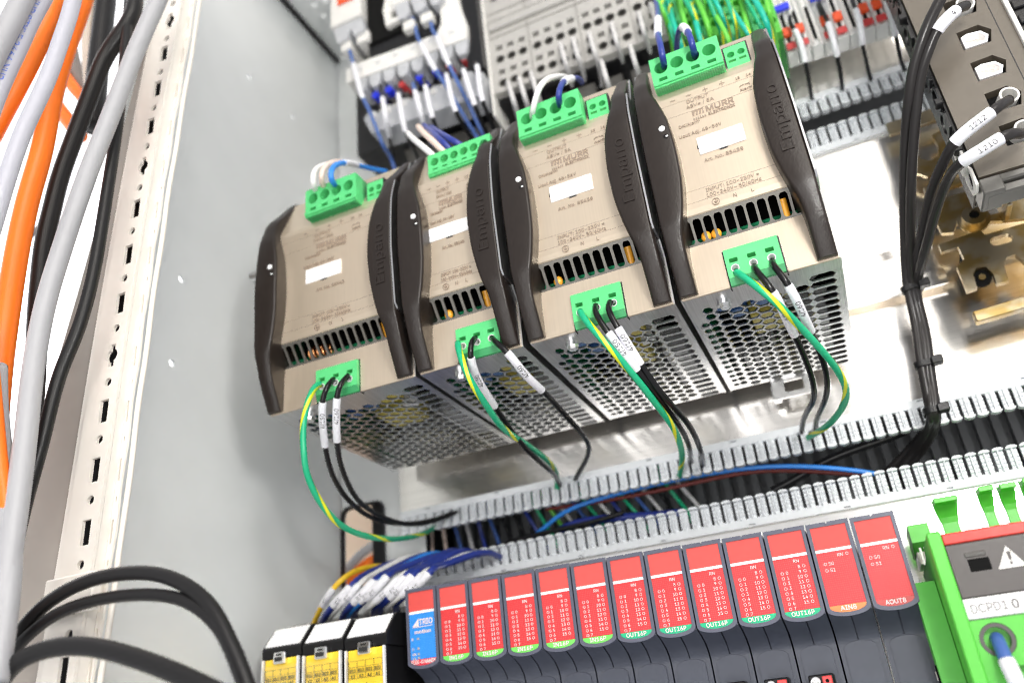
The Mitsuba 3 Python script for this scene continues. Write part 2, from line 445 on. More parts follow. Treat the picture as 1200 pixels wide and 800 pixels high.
# ---------------------------------------------------------------- power supplies
PZ = [0.6, 2.4, 8, 15.4, 23, 31, 40, 52, 64, 80, 95, 103, 109, 120, 134]
PY = np.interp(PZ, [0, 2.4, 15.4, 31, 64, 80, 95, 109, 134], [-137, -138.3, -144.5, -149.5, -151.2, -150.4, -148.8, -144, -124.6])
PW = np.interp(PZ, [0, 13, 22, 28, 37, 45, 56, 68, 82, 93, 103, 112, 125, 134], [7.9, 7.8, 8.0, 9.6, 11.6, 13, 14, 14, 13.1, 10.6, 8.1, 7.6, 7.0, 6.8])


def bracket_mesh(sgn):
    """the dark handle-like rail; sgn 1 = left one (inner edge towards +x), at x = 0"""
    from scipy.interpolate import PchipInterpolator
    z = np.linspace(PZ[0], PZ[-1], 40)
    y, w = PchipInterpolator(PZ, PY)(z), PchipInterpolator(PZ, PW)(z)
    yb = np.interp(z, [0, 28, 100, 112, 134], [-130, -130, -136, -130, -117])
    rows = []
    for a in range(len(z)):
        W, f, b = w[a], y[a], yb[a]
        sec = [(0, b), (0, f + 1.4), (.35, f + .5), (1.1, f + .05), (W * .5, f - .35), (W - 1.4, f + .1), (W - .5, f + .55), (W, f + 1.6), (W + .1, b)]
        rows.append([(sgn * s[0], s[1], z[a]) for s in sec])
    V = np.array(rows).reshape(-1, 3)
    m_ = len(rows[0]); n_ = len(z)
    F = []
    for i in range(n_ - 1):
        for j in range(m_):
            a, b, c, d = i * m_ + j, i * m_ + (j + 1) % m_, (i + 1) * m_ + (j + 1) % m_, (i + 1) * m_ + j
            F += [(a, b, c), (a, c, d)]
    for base, o in ((0, 1), ((n_ - 1) * m_, -1)):
        for j in range(1, m_ - 1):
            F.append((base, base + j + 1, base + j) if o > 0 else (base, base + j, base + j + 1))
    m = trimesh.Trimesh(V, F, process=False)
    if sgn > 0:
        m.invert()
    m.fix_normals()
    return m


def yfront(z):
    return float(np.interp(z, PZ, PY))


def plug_out(t, x0, n, pitch, z0, z1, yf, yb, alarm):
    """output plug: a block with n round wire funnels and small test slots"""
    w = n * pitch + 2.2
    fp = sbox(x0, z0, x0 + w, z1)
    hr = min(3.1, pitch * .415)
    zh, zl = z0 + (z1 - z0) * .62, z0 + (z1 - z0) * .24
    for i in range(n):
        cx = x0 + 1.1 + pitch * (i + .5)
        fp = fp.difference(affinity.scale(Point(cx, zh).buffer(hr, 8), 1, 1.05)).difference(sbox(cx - pitch * .26, zl - 1.0, cx + pitch * .26, zl + 1.0))
    p = add('output_plug', ext_y(fp, yf, yf + 7), 'plug_green', t)
    add('backing', bx(x0 + .1, x0 + w - .1, yf + 7.02, yb, z0 + .1, z1 - .1), 'plug_dark', p)
    add('funnel_floor', bx(x0 + .3, x0 + w - .3, yf + 4.5, yf + 7.01, z0 + 2, z1 - .6), 'plug_dark', p) if False else None
    add('latch', bx(x0, x0 + w, yf - .9, yf - .02, z0 + .8, z0 + 2.6, .2), 'plug_green', p)
    rb = [bx(x0 + .6 + i * (w - 1) / 30, x0 + .6 + i * (w - 1) / 30 + .55, yf + .6, yb - 1, z0 - .45, z0 - .02) for i in range(30)]
    add('rib', rb, 'plug_dark', p)
    if alarm:
        a0, a1, az0, az1, ay = alarm
        fp = sbox(a0, az0, a1, az1)
        cx = [(a0 * 2 + a1) / 3 - .7, (a0 + a1 * 2) / 3 + .7]
        for c in cx:
            fp = fp.difference(Point(c, az0 + (az1 - az0) * .64).buffer(1.7, 6)).difference(sbox(c - 1.6, az0 + (az1 - az0) * .36 - .7, c + 1.6, az0 + (az1 - az0) * .36 + .7))
        q = add('alarm_plug', ext_y(fp, ay, ay + 3), 'plug_green', t)
        add('backing', bx(a0, a1, ay + 3.02, ay + 12, az0, az1), 'plug_dark', q)
        add('surround', ext_y(sbox(a0 - .7, az0 - .7, a1 + .7, az1 + .7).difference(sbox(a0 - .05, az0 - .05, a1 + .05, az1 + .05)), ay + .4, ay + 4), 'print_black', q)


def supply(x0, x1, conn, label, volts, outp, code, sn, stick, adj):
    t = thing('power_supply', label, 'power supply', 'power supplies side by side on the plate')
    W = x1 - x0
    # chassis: sides, top, back, perforated underside
    prof = Polygon([(-14, 0.2), (-133.6, 0.2), (-133.2, 23.6), (-141.2, 34.4), (-141.2, 100.5), (-126.5, 131.5), (-14, 131.5)])
    add('side_sheet', ext_x(prof, x0, x0 + .8), 'steel', t)
    flare = Polygon([(-130, 30), (-147.5, 30.5)] + [(yfront(z) - .25, z) for z in np.linspace(33, 108, 16)] + [(-130, 111)])
    add('side_sheet', ext_x(prof.union(flare), x1 - .8, x1), 'steel', t)
    add('top_sheet', bx(x0 + .8, x1 - .8, -126, -14, 130.6, 131.4), 'steel', t)
    add('back_sheet', bx(x0 + .8, x1 - .8, -14.9, -14, 0.9, 130.5), 'steel', t)
    pl = sbox(x0 + .85, -133.5, x1 - .85, -14.95)
    holes = []
    cx0, cx1 = x0 + 8.5, x1 - 17
    ncol = max(2, int(round((cx1 - cx0) / 5.3)))
    pc = (cx1 - cx0) / ncol
    for c in range(ncol + 1):
        for r in range(16):
            y = -118.5 + r * 6.9 + (3.45 if c % 2 else 0)
            if y > -16.5 or (y < -116 and abs(cx0 + c * pc - (conn[0] + conn[1]) / 2) < 13):
                continue
            a = pc * .59 if c else pc * .42
            holes.append(hexa(cx0 + c * pc, y, a, 2.9, .46))
    for r in range(16):
        y = -121.6 + r * 6.9
        if y < -16.5:
            holes.append(hexa(x1 - 8.2, y, 5.4, 2.6, .74))
        if 1 < r and y + 3.4 < -17:
            holes.append(hexa(x0 + 4.6, y + 3.4, 1.9, 2.2, .5))
    pl = pl.difference(union_all(holes).buffer(0))
    add('perforated_base', ext_z(pl, 0.2, 0.9), 'steel', t)
    # inside: boards and components, seen through the holes
    add('circuit_board', bx(x0 + 3, x0 + 4.6, -128, -22, 4, 120), 'pcb_green', t)
    add('circuit_board', bx(x0 + 5, x1 - 2.5, -128.5, -127, 2.6, 30), 'pcb_green', t)
    add('circuit_board', bx(x0 + 5, x1 - 2.5, -126.5, -118.5, 3.4, 4.6), 'pcb_green', t)
    rr = random.Random(sn)
    inner = {'part_yellow': [bx(x0 + W * .36, x0 + W * .62, -84, -62, 8, 40, .6), bx(x0 + W * .55, x0 + W * .70, -112, -101, 6, 22, .5)],
             'part_blue': [cyl((x0 + W * u, -110 + v, 6), (x0 + W * u, -110 + v, 22), 4.2, 14) for u, v in ((.22, 4), (.36, 1), (.3, 14), (.46, 9))],
             'part_grey': [bx(x1 - 20, x1 - 8, -70, -24, 7, 60, .5)] + [bx(x0 + 8 + i * 5, x0 + 10 + i * 5, -40, -22, 6, 50) for i in range(int(W / 9))],
             'part_white': [bx(x0 + W * .62, x0 + W * .72, -92, -88, 6, 16, .3)],
             'black_plastic': [cyl((x0 + W * u, y, 9), (x0 + W * u, y, 40), 6.5, 16) for u, y in ((.76, -108), (.8, -90), (.2, -44))] + [bx(x0 + 6, x1 - 3, -118, -24, 62, 64)]}
    names = {'part_yellow': 'transformer', 'part_blue': 'small_capacitor', 'part_grey': 'heat_sink', 'part_white': 'component', 'black_plastic': 'capacitor'}
    for b, ms in inner.items():
        add(names[b], ms, b, t)
    # front sheet: shoulder and panel in one bend
    pr = Polygon([(-126.2, 131.4), (-141.4, 101.2), (-142.0, 98.5), (-142.0, 37.2), (-141.6, 34.6), (-140.9, 34.2), (-140.7, 36.5), (-141.0, 98.4), (-140.4, 100.8), (-125.4, 130.8)])
    add('front_panel', ext_x(pr, x0 + .9, x1 - .9), 'champagne', t)
    # vent strip leaning in under the panel
    vl = math.hypot(7.6, 10.4)
    vs = sbox(0, 0, W - 2.0, vl)
    nsl = max(5, int((W - 15.5) / 4.45))
    sp = (W - 15.0) / nsl
    for i in range(nsl):
        vs = vs.difference(chamfer_slot(6.5 + sp * (i + .5), vl * .5, 3.45, vl * .80, 1.1))
    up = np.array([0, -7.6, 10.4]) / vl
    add('vent_grille', on(ext(vs, .8), np.array([x0 + 1.0, -133.3, 23.9]) + .4 * np.array([0, 10.4, 7.6]) / vl, (1, 0, 0), up), 'grey_metal', t)
    if sn == 1:
        add('coil', [tube(np.array([(x0 + 22 + q * .1, -131 + 3.6 * math.cos(a), 29.5 + 3.6 * math.sin(a)) for q, a in enumerate(np.linspace(0, 22, 90))]), .75, 8) ] + [tube(np.array([(x0 + 30 + q * .1, -131 + 3.0 * math.cos(a), 29 + 3.0 * math.sin(a)) for q, a in enumerate(np.linspace(0, 16, 60))]), .75, 8)], 'copper', t, True)
    if sn > 1:
        for q in ((16.4, 20.8) if sn == 4 else (17.2,)):
            e = trimesh.creation.icosphere(2, 2.2); e.apply_transform(np.diag([1, .8, 1.15, 1])); e.apply_translation([x0 + q, -133.6, 27.2])
            add('disc_capacitor', e, 'amber', t, True)
    add('fuse', cyl((x1 - 15.2, -131, 24), (x1 - 15.2, -135.4, 33), 1.7), 'amber', t, 40)
    add('vent_board', bx(x0 + 8, x1 - 6, -118, -116.6, 20, 60), 'black_void', t)
    add('vent_component', [bx(x0 + 6, x0 + (20 if sn == 1 else 11.5), -131, -121, 18, 29, .4)], 'pcb_green', t)
    # lower front plate with the input plug in its window
    c0, c1 = conn
    lp = sbox(x0 + .9, 0.3, x1 - .9, 23.7).difference(sbox(c0 - .6, -1, c1 + .6, 17.4))
    add('lower_panel', ext_y(lp, -134.3, -133.4), 'champagne', t)
    add('panel_lip', bx(x0 + .5, conn[0] - .7, -134.9, -133.7, -.2, .9, .2), 'champagne', t)
    add('panel_lip', bx(conn[1] + .7, x1 - .5, -134.9, -133.7, -.2, .9, .2), 'champagne', t)
    wpl = c1 - c0
    ip = sbox(c0, 3.4, c1, 16.8)
    cxs = [c0 + wpl * f for f in (.15, .485, .815)]
    for c in cxs:
        ip = ip.difference(Point(c, 7.3).buffer(1.75, 8)).difference(sbox(c - 1.7, 10.2, c + 1.7, 12.2))
    p = add('input_plug', ext_y(ip, -136.2, -132), 'plug_green', t)
    add('backing', bx(c0 + .1, c1 - .1, -131.9, -124, 3.4, 16.7), 'plug_dark', p)
    add('foot', ext_x(Polygon([(-136.2, 3.35), (-134.9, .3), (-124, .3), (-124, 3.35)]), c0, c1), 'plug_dark', p)
    for c in cxs:
        add('socket', ring((c, -136.5, 7.3), (c, -133, 7.3), 1.72, 1.45, 20), 'part_white', p, 40)
    add('window_edge', ext_y(sbox(c0 - .6, -.1, c1 + .6, 17.4).difference(sbox(c0 - .05, -.2, c1 + .05, 16.85)), -134.2, -131), 'print_black', p)
    sx = x0 + 16.5
    s = add('ground_screw', cyl((sx, -123.5, .2), (sx, -123.5, -1.6), 2.9, 24), 'steel_bright', t, 40)
    add('slot', [cyl((sx, -123.5, -1.5), (sx, -123.5, -3.2), 2.2, 6)], 'steel_bright', s, 20)
    # brackets with raised lettering on the right one, lamp and hole on the left one
    if not brk:
        brk['l'] = add('left_bracket', bracket_mesh(1), 'bracket_plastic', t, 38, at=(x0 + .1, 0, 0))
        brk['r'] = add('right_bracket', bracket_mesh(-1), 'bracket_plastic', t, 38, at=(x1 - .9, 0, 0))
        tm = text('Emparro', 5.0, (0, 0, 0), width=34)
        sdf = tm.vertices.copy()
        # the letters run upwards and follow the curve of the bracket
        zl = 45.2 + sdf[:, 0]
        xx = -4.2 - sdf[:, 2]
        yy = np.interp(zl, PZ, PY) - .46 + sdf[:, 1] * 1.2
        m = trimesh.Trimesh(np.stack([xx, yy, zl], 1), tm.faces, process=False)
        m.fix_normals()
        brk['t'] = add('raised_lettering', m, 'bracket_text', brk['r'], at=(x1 - .9, 0, 0))
    else:
        copy('left_bracket', brk['l'], t, (x0 + .1, 0, 0))
        r_ = copy('right_bracket', brk['r'], t, (x1 - .9, 0, 0))
        copy('raised_lettering', brk['t'], r_, (x1 - .9, 0, 0))
    e = trimesh.creation.icosphere(2, 1.45)
    e.apply_transform(np.diag([1, .6, 1, 1]))
    e.apply_translation([x0 + 10.1, yfront(76.2) - .5, 76.2])
    add('status_lamp', e, 'clear_bead', t, True)
    add('adjuster_hole', [cyl((x0 + 11.1, yfront(71.6) - .28, 71.6), (x0 + 11.1, yfront(71.6) + 1, 71.6), 1.15)], 'black_void', t)
    add('adjuster', [bx(x0 + 11.0, x0 + 12.1, yfront(71.6) - .45, yfront(71.6), 71.2, 71.9)], 'clear_bead', t)
    # print
    Y = -142.0 - .12
    mid = x0 + W * .5 - 32.5 + (2.5 if W < 60 else 0)
    s = min(1, (W - 24) / 41) if W < 60 else 1
    X = lambda u: (x0 + W / 2) + (u - 32.5) * s
    br = [text('OUTPUT', 1.75, (X(22.4), Y, 91.9), width=10 * s), text(outp, 1.75, (X(21.9), Y, 89.0), width=12.3 * s),
          text('MURR', 2.9, (X(29.8), Y, 84.1), width=12.4 * s, bold=True), text('ELEKTRONIK', 1.55, (X(30.4), Y, 81.7), width=11.8 * s, bold=True),
          text('OK/Alarm', 1.5, (X(16.5), Y, 79.8), width=9.6 * s), text('Uout Adj. ' + adj, 1.7, (X(15.7), Y, 74.4), width=19 * s),
          text('Art. No. ' + code, 1.75, (X(23.8), Y, 58.2), width=16.8 * s), text('INPUT: 100-230V =', 1.75, (X(21.4), Y, 43.3), width=22.4 * s),
          text('100-240V~ 50/60Hz', 1.75, (X(21.2), Y, 40.6), width=23 * s), text('N', 1.8, (X(31.7), Y, 36.6)), text('L', 1.8, (X(39.2), Y, 36.6)),
          text('Alarm', 1.3, (X(45.8), Y, 88.2), width=5.2 * s), text('13', 1.3, (X(45.2), Y, 95.2)), text('14', 1.3, (X(50), Y, 95.2))]
    for u, g in ((16.6, '-'), (24, '-'), (31.6, '+'), (39.2, '+')):
        br.append(bx(X(u) - 1.2, X(u) + 1.2, Y - .14, Y + .1, 96.0, 96.45))
        if g == '+':
            br.append(bx(X(u) - .22, X(u) + .22, Y - .16, Y + .08, 95.0, 97.4))
    br.append(on(ext(union_all([Point(0, 0).buffer(1.7, 8).difference(Point(0, 0).buffer(1.4, 8)), sbox(-.14, -.1, .14, 1.1), sbox(-.9, -.2, .9, .05), sbox(-.5, -.65, .5, -.42)]), .26), (X(24.3), Y, 37.4), (1, 0, 0), (0, 0, 1)))
    # logo: a dark square with three slanting strokes, and the small block line under it
    lg = sbox(0, 0, 5.2, 3.0).difference(Polygon([(.7, 0), (1.5, 0), (2.0, 2.3), (1.3, 2.3)])).difference(Polygon([(2.2, 0), (3, 0), (3.5, 2.3), (2.8, 2.3)])).difference(Polygon([(3.7, 0), (4.4, 0), (4.9, 2.3), (4.2, 2.3)]))
    br.append(on(ext(lg, .26), (X(23.6), Y, 84.1), (1, 0, 0), (0, 0, 1)))
    br.append(text('ııılıı', 1.3, (X(23.6), Y, 81.7), width=5.6 * s, bold=True))
    br.append(on(ext(Polygon([(0, 0), (.9, .9), (2.2, .9), (2.2, .6), (1.1, .6), (.3, -.1)]).union(sbox(2.7, .5, 4.6, .8)).union(sbox(4.4, -.2, 4.7, .8)), .26), (X(45.8), Y, 90.6), (1, 0, 0), (0, 0, 1)))
    add('front_print', br, 'print_brown', t, label='brown printed ratings, symbols and lettering on the metal front')
    for z in (94.2, 87.2, 46.0, 40.0):
        add('print_rule', bx(x0 + 6, x1 - 6, Y + .02, Y + .3, z, z + .16), 'print_brown', t)
    a, b, c, d = stick
    add('name_sticker', bx(a, b, -142.75, -142.05, c, d, .08), 'sticker_white', t, label='blank white sticker on the metal front')
    add('sticker_mark', [bx(a - .55, a - .06, -142.3, -142.02, (c + d) / 2 - .9, (c + d) / 2 + .9), bx((a + b) / 2 - 1.6, (a + b) / 2 + 1.9, -142.3, -142.02, c - .6, c - .06)], 'print_black', t)
    # foot clip on the rail behind
    m = x0 + W * .5
    if sn < 4:
        return t
    cp = sbox(m - 11, -11, m + 11, 1.5).difference(rounded(m - 5, m + 5, -8.2, -2, 1))
    add('rail_clip', ext_y(cp, -15.5, -13.8), 'steel', t)
    add('rail_clip_hook', bx(m - 12, m - 8, -13.7, -6, -10, -2, .3), 'steel_bright', t)
    return t


brk = {}
G = 'power supply'
P1 = supply(-212, -128.2, (-183.2, -158.9), 'leftmost power supply, dark handles and orange and copper parts behind its vents', 24, '24V= / 20A', '85443', 1, (-185.2, -163.6, 64.6, 72.7), '24-28V')
plug_out(P1, -183.6, 4, 7.5, 103.5, 121, -146, -128, (-148.6, -138.8, 103.6, 116.2, -139.6))
P2 = supply(-125.7, -72.7, (-104.6, -82.6), 'second power supply from the left, the narrowest, four loose wires over its top plug', 24, '24V= / 10A', '85440', 2, (-112.2, -90.2, 64.4, 71.8), '24-28V')
plug_out(P2, -110.6, 6, 5.6, 104.6, 118, -141.2, -126, None)
P3 = supply(-69.2, -2.5, (-46.9, -23.7), 'third power supply from the left, white and dark blue wires in its top plug', 48, '48V= / 5A', '85438', 3, (-47.4, -26.6, 63.8, 72.3), '48-56V')
plug_out(P3, -57.6, 4, 7.6, 102.6, 120.5, -146, -128, (-23.4, -13.2, 103.6, 116.6, -139.6))
P4 = supply(0, 65, (21.6, 43.9), 'rightmost power supply, brightest front, two dark blue wires in its top plug', 48, '48V= / 5A', '85438', 4, (22.8, 42.8, 62.6, 71.4), '48-56V')
plug_out(P4, 10.4, 4, 7.5, 103.0, 120.5, -146, -128, (43.6, 53.6, 103.8, 117, -139.6))
k = thing('mounting_rail', 'pressed steel mounting rail behind the power supplies', 'rail')
rl = Polygon([(0, 60), (0, 62), (-6, 62), (-6, 69), (-7.5, 69), (-7.5, 60)])
add('upper_edge', ext_x(rl, -215, 120), 'zinc', k)
add('lower_edge', ext_x(Polygon([(0, 42), (0, 40), (-6, 40), (-6, 33), (-7.5, 33), (-7.5, 42)]), -215, 120), 'zinc', k)
add('web', bx(-215, 120, -1.6, -.1, 42, 60), 'zinc', k)

# ---------------------------------------------------------------- red and blue plug-in modules
MX = [-172.4 + 17.78 * i for i in range(13)]
ZT = lambda x: -85.2 - (x + 172) * 0.0178
KIND = ['cpu'] + ['in'] * 5 + ['out'] * 5 + ['ai', 'ao']
WM = 17.25
fr_ = sbox(.1, -37.2, WM, 0)
arc = Polygon([(1.5, -1.7), (WM - 1.4, -1.7), (WM - 1.4, -34.0)] + [(8.6 + 7.1 * math.cos(a), -34.0 - 2.4 * math.sin(a)) for a in np.linspace(.05, math.pi - .05, 14)] + [(1.5, -34.0)])
outer = Polygon([(.1, 0), (8.2, 0), (8.4, -.7), (8.8, -.7), (9.0, 0), (WM, 0), (WM, -35)] + [(8.6 + 8.5 * math.cos(a), -35 - 2.9 * math.sin(a)) for a in np.linspace(.05, math.pi - .05, 14)] + [(.1, -35)])
frame_m = ext_y(outer.difference(arc), -75.7, -73.5)
low = Polygon([(-74.2, -36), (-68, -38.0), (-62, -41), (-58.6, -44.2), (-57.2, -47.5), (-56.8, -52), (-56.8, -100), (-12, -100), (-12, -1), (-74.2, -1)])
lowin = Polygon([(-72, -36), (-66.5, -37), (-60.8, -40), (-57.2, -43.8), (-55.8, -47.5), (-56, -52), (-12, -52), (-12, -2), (-72, -2)])
body_m = trimesh.util.concatenate([ext_x(low.intersection(sbox(-80, -46, 0, 0)), .15, 8.3), ext_x(low.intersection(sbox(-80, -46, 0, 0)), 8.9, WM - .05), ext_x(lowin, 8.3, 8.9), ext_x(low.intersection(sbox(-80, -110, 0, -46)), .15, WM - .05)])
pad = Polygon([(2.2, -99), (2.2, -49)] + [(8.6 - 6.4 * math.cos(a), -49 + 2.6 * math.sin(a)) for a in np.linspace(.1, math.pi - .1, 10)] + [(15, -49), (15, -99)])
pad_m = ext_y(pad, -57.9, -56.75)


def legend(kind):
    o = []
    Y = -75.15
    if kind in ('in', 'out'):
        o.append(text('RN', 1.35, (9.6, Y, -14.6)))
        for i in range(8):
            z = -17.2 - i * 2.05
            o.append(text(str(i), 1.3, (5.6, Y, z - 1.6)))
            s = str(8 + i)
            o.append(text(s, 1.3, (11.9 - .95 * len(s), Y, z + .25)))
            for cx, dz in ((4.1, -1.0), (13.4, .9)):
                o.append(on(ext(Point(0, 0).buffer(.62, 5).difference(Point(0, 0).buffer(.46, 5)), .24), (cx, Y, z + dz), (1, 0, 0), (0, 0, 1)))
    elif kind in ('ai', 'ao'):
        o += [text('RN', 1.35, (9.6, Y, -14.6)), text('S0', 1.35, (5.4, Y, -17.6)), text('S1', 1.35, (5.4, Y, -20.2))]
        for cx, z in ((13.4, -13.9), (4.1, -16.9), (4.1, -19.5)):
            o.append(on(ext(Point(0, 0).buffer(.62, 5).difference(Point(0, 0).buffer(.46, 5)), .24), (cx, Y, z), (1, 0, 0), (0, 0, 1)))
    else:
        o += [text('TRIO', 2.6, (7.0, Y, -17.6), width=7.6, bold=True), on(ext(Polygon([(0, 0), (3.6, 3.6), (3.6, 0)]), .24), (3.2, Y, -18.2), (1, 0, 0), (0, 0, 1)), bx(3.4, 14.4, Y - .22, Y, -18.7, -18.4),
              text('motion', 1.6, (4.4, Y, -21.6), width=9, bold=True)]
        for w, z in (('R', -24.6), ('O', -29.2), ('OK', -31.6), ('1A', -33.6)):
            o.append(text(w, 1.2, (2.6, Y, z)))
    return o


LEG = {}
STRIP = {'in': ('label_lime', 'IN16P'), 'out': ('label_green', 'OUT16P'), 'ai': ('label_orange', 'AIN8'), 'ao': ('label_brown', 'AOUT8'), 'cpu': ('label_crimson', 'FLEX-O HANDY')}
DESC = {'cpu': 'blue and red faced head module at the left end of the module row',
        'in': 'red faced module with lime green foot strip, %s of five such', 'out': 'red faced module with dark green foot strip, %s of five such',
        'ai': 'red faced module with an orange foot strip, second from the right end', 'ao': 'red faced module with a brown foot strip at the right end of the row'}
ORD = ['first', 'second', 'third', 'fourth', 'last']
cnt = {'in': 0, 'out': 0}
base = {}
for i, kd in enumerate(KIND):
    x, z = MX[i], ZT(MX[i])
    l = DESC[kd]
    if '%' in l:
        l = l % (ORD[cnt[kd]] + ' from the left' if cnt[kd] < 4 else 'rightmost'); cnt[kd] += 1
    t = thing('control_module', l, 'control module', 'slim plug-in modules in a row')
    at = (x, 0, z)

    def put(name, mesh, b, par=t, smooth=False, key=None, label=None):
        kk = key or name
        if kk in base:
            r = copy(name, base[kk], par, at, b)
        else:
            r = base[kk] = add(name, mesh() if callable(mesh) else mesh, b, par, smooth, at=at)
        if label:
            labels[r] = {'label': label}
        return r
    put('housing', body_m, 'module_body', smooth=25)
    put('frame', frame_m, 'module_frame')
    put('cover_pad', pad_m, 'module_body')
    main = arc.intersection(sbox(0, -33.4, 20, -12.2))
    put('label', ext_y(main, -75.05, -74.6), 'label_blue' if kd == 'cpu' else 'label_red', label='blue printed face' if kd == 'cpu' else None)
    put('label_window', ext_y(arc.intersection(sbox(0, -10.9, 20, 0)), -75.05, -74.6), 'label_window')
    put('label_stripe', ext_y(arc.intersection(sbox(0, -12.15, 20, -10.95)), -75.08, -74.6), 'print_white')
    sm, sw = STRIP[kd]
    put('foot_strip', ext_y(arc.intersection(sbox(0, -40, 20, -33.45)), -75.05, -74.6), sm)
    if kd not in LEG:
        LEG[kd] = 1
    put('legend', lambda: trimesh.util.concatenate(legend(kd)), 'legend_white', key='legend' + ({'out': 'in', 'ao': 'ai'}.get(kd, kd)))
    put('foot_lettering', lambda: text(sw, 1.7, (8.6, -75.15, -35.5), width=13.4 if kd == 'cpu' else min(9.2, 1.55 * len(sw)), center=True, bold=True), 'legend_white', key='foot' + kd)
    if kd == 'cpu':
        add('indicator', [bx(x + 5.4, x + 6.6, -75.3, -75.0, z + q, z + q + 1.1, .1) for q in (-24.5, -29, -31.5, -33.3)], 'part_grey', t)
    if i in (8, 9, 10):
        px = x + 8.7
        pz = z - 57.5 - (8 - i) * -.2
        p = add('terminal_plug', bx(px - 5, px + 5, -66, -57.6, pz - 14, pz, .5), 'black_plastic', t, label='small black terminal plug with red cells below the face')
        add('red_cell', [bx(px + .3, px + 4.2, -66.7, -66.02, pz - 4.6 - q, pz - .8 - q, .3) for q in (0, 4.6)], 'jumper_red', p)
        add('cell_hole', [cyl((px + 2.2, -66.9, pz - 2.7 - q), (px + 2.2, -66.2, pz - 2.7 - q), .7) for q in (0, 4.6)], 'black_void', p)
        add('ferrule', [ring((px - 2.3, -69.5, pz - 3.2), (px - 2.3, -66, pz - 2.6), 1.9, 1.35)], 'sleeve', p, 40)
        add('lead', tube(spline([(px - 2.3, -62, pz - 2.6), (px - 2.4, -70, pz - 3.4), (px - 3.5, -74, pz - 10), (px - 4.5, -75, pz - 22)]), 1.25), 'wire_navy' if i == 9 else 'wire_white', p, True)
k = thing('module_rail', 'steel rail ledge behind the tops of the red modules', 'rail')
add('ledge', [bx(-176, 60, -9, -7.6, -100, -80), bx(-176, 60, -7.5, -.1, -92, -90)], 'zinc', k)

# ---------------------------------------------------------------- yellow relays at lower left
zr = -94.2
for i, l in enumerate(('left one of the three yellow relays with white tops', 'middle one of the three yellow relays with white tops', 'right one of the three yellow relays with white tops')):
    x = -251.8 + i * 25.1
    dz = -.8 * i
    t = thing('relay', l, 'relay', 'yellow relays with white marker tops')
    cap = Polygon([(-30, -14.6), (-84.6, -14.6), (-85.0, -10.6), (-84.4, -9.2), (-75.6, .2), (-74, 1.0), (-66, 1.6), (-30, 1.6)])
    c = ext_x(cap, x - .8, x + 23.4); c.apply_translation([0, 0, zr + dz])
    add('cap', c, 'black_plastic', t, 25)
    wm = on(ext(sbox(0, 0, 21.6, 12.6), .6), (x + .6, -84.4, zr - 9.1 + dz), (1, 0, 0), (0, 8.8, 9.4))
    add('marker_card', wm, 'sticker_white', t, label='blank white marker card on the sloped top')
    add('body', bx(x + .2, x + 22.4, -84.4, -30, zr - 90 + dz, zr - 14.7 + dz, .4), 'black_plastic', t)
    add('face_card', bx(x + 1.4, x + 21.2, -85.0, -84.45, zr - 90 + dz, zr - 15.2 + dz, .1), 'relay_yellow', t)
    add('clear_cover', bx(x + .4, x + 22.2, -86.6, -86.3, zr - 90 + dz, zr - 18.5 + dz), 'clear_pane', t)
    add('side_rail', [bx(x + 21.6, x + 22.6, -86.4, -84.46, zr - 90 + dz, zr - 15 + dz, .2), bx(x - .1, x + .9, -86.4, -84.46, zr - 90 + dz, zr - 15 + dz, .2)], 'part_white', t)
    Y = -85.1
    zf = zr - 15.2 + dz
    g = [bx(x + 1.8, x + 20.8, Y - .1, Y + .2, zf - q, zf - q + .14) for q in (5.2, 8.0, 10.6, 13.2)]
    g += [bx(x + u, x + u + .14, Y - .12, Y + .2, zf - 13.2, zf - 5.2 + .1) for u in (1.8, 6.5, 11.2, 16.0, 20.8)]
    g += [text(s, 1.5, (x + 2.5 + j * 4.7, Y - .05, zf - 10.2), width=3.3) for j, s in enumerate(('B11', 'B12', 'B21', 'B22'))]
    g += [text(s, 1.5, (x + 2.9 + j * 4.7, Y - .05, zf - 12.8)) for j, s in enumerate(('X2', 'X3', 'A2', 'A1'))]
    g += [text('mode', 1.4, (x + 2.8, Y - .05, zf - 17.2)), on(ext(Polygon([(0, 0), (1.6, 0), (1.2, 6), (.5, 6)]), .3), (x + 11, Y, zf - 21.5), (1, 0, 0), (0, 0, 1))]
    add('face_print', g, 'print_black', t)
    b = add('latch', bx(x + 8, x + 15.2, -87.4, -84.95, zf - 2.6, zf + 3.0, .4), 'steel_bright', t)
    add('latch_window', [bx(x + 9.2, x + 14, -87.9, -87.42, zf - 1.4, zf + .6, .15), bx(x + 10, x + 13.2, -87.8, -87.42, zf + 1.2, zf + 2.2, .15)], 'print_black', b)
    add('latch_edge', [bx(x + 8.6, x + 9.0, -88, -87.42, zf - 2.2, zf + .8, .1), bx(x + 14.1, x + 14.6, -88, -87.42, zf - 2.2, zf + .8, .1)], 'steel_bright', b)
k = thing('marking_strip', 'grey punched strip of terminals behind the yellow relays', 'terminal strip')
st = sbox(-268, -100, -192, -87)
for i in range(8):
    for q in (-90, -94):
        st = st.difference(sbox(-264 + i * 9 + (q + 94) * .4, q, -262 + i * 9 + (q + 94) * .4, q + 1.4))
add('strip', ext_y(st, -42, -36), 'terminal_grey', k)
add('gap', [bx(x, x + .5, -42.3, -42.02, -100, -87) for x in np.arange(-259, -195, 9)], 'print_black', k)

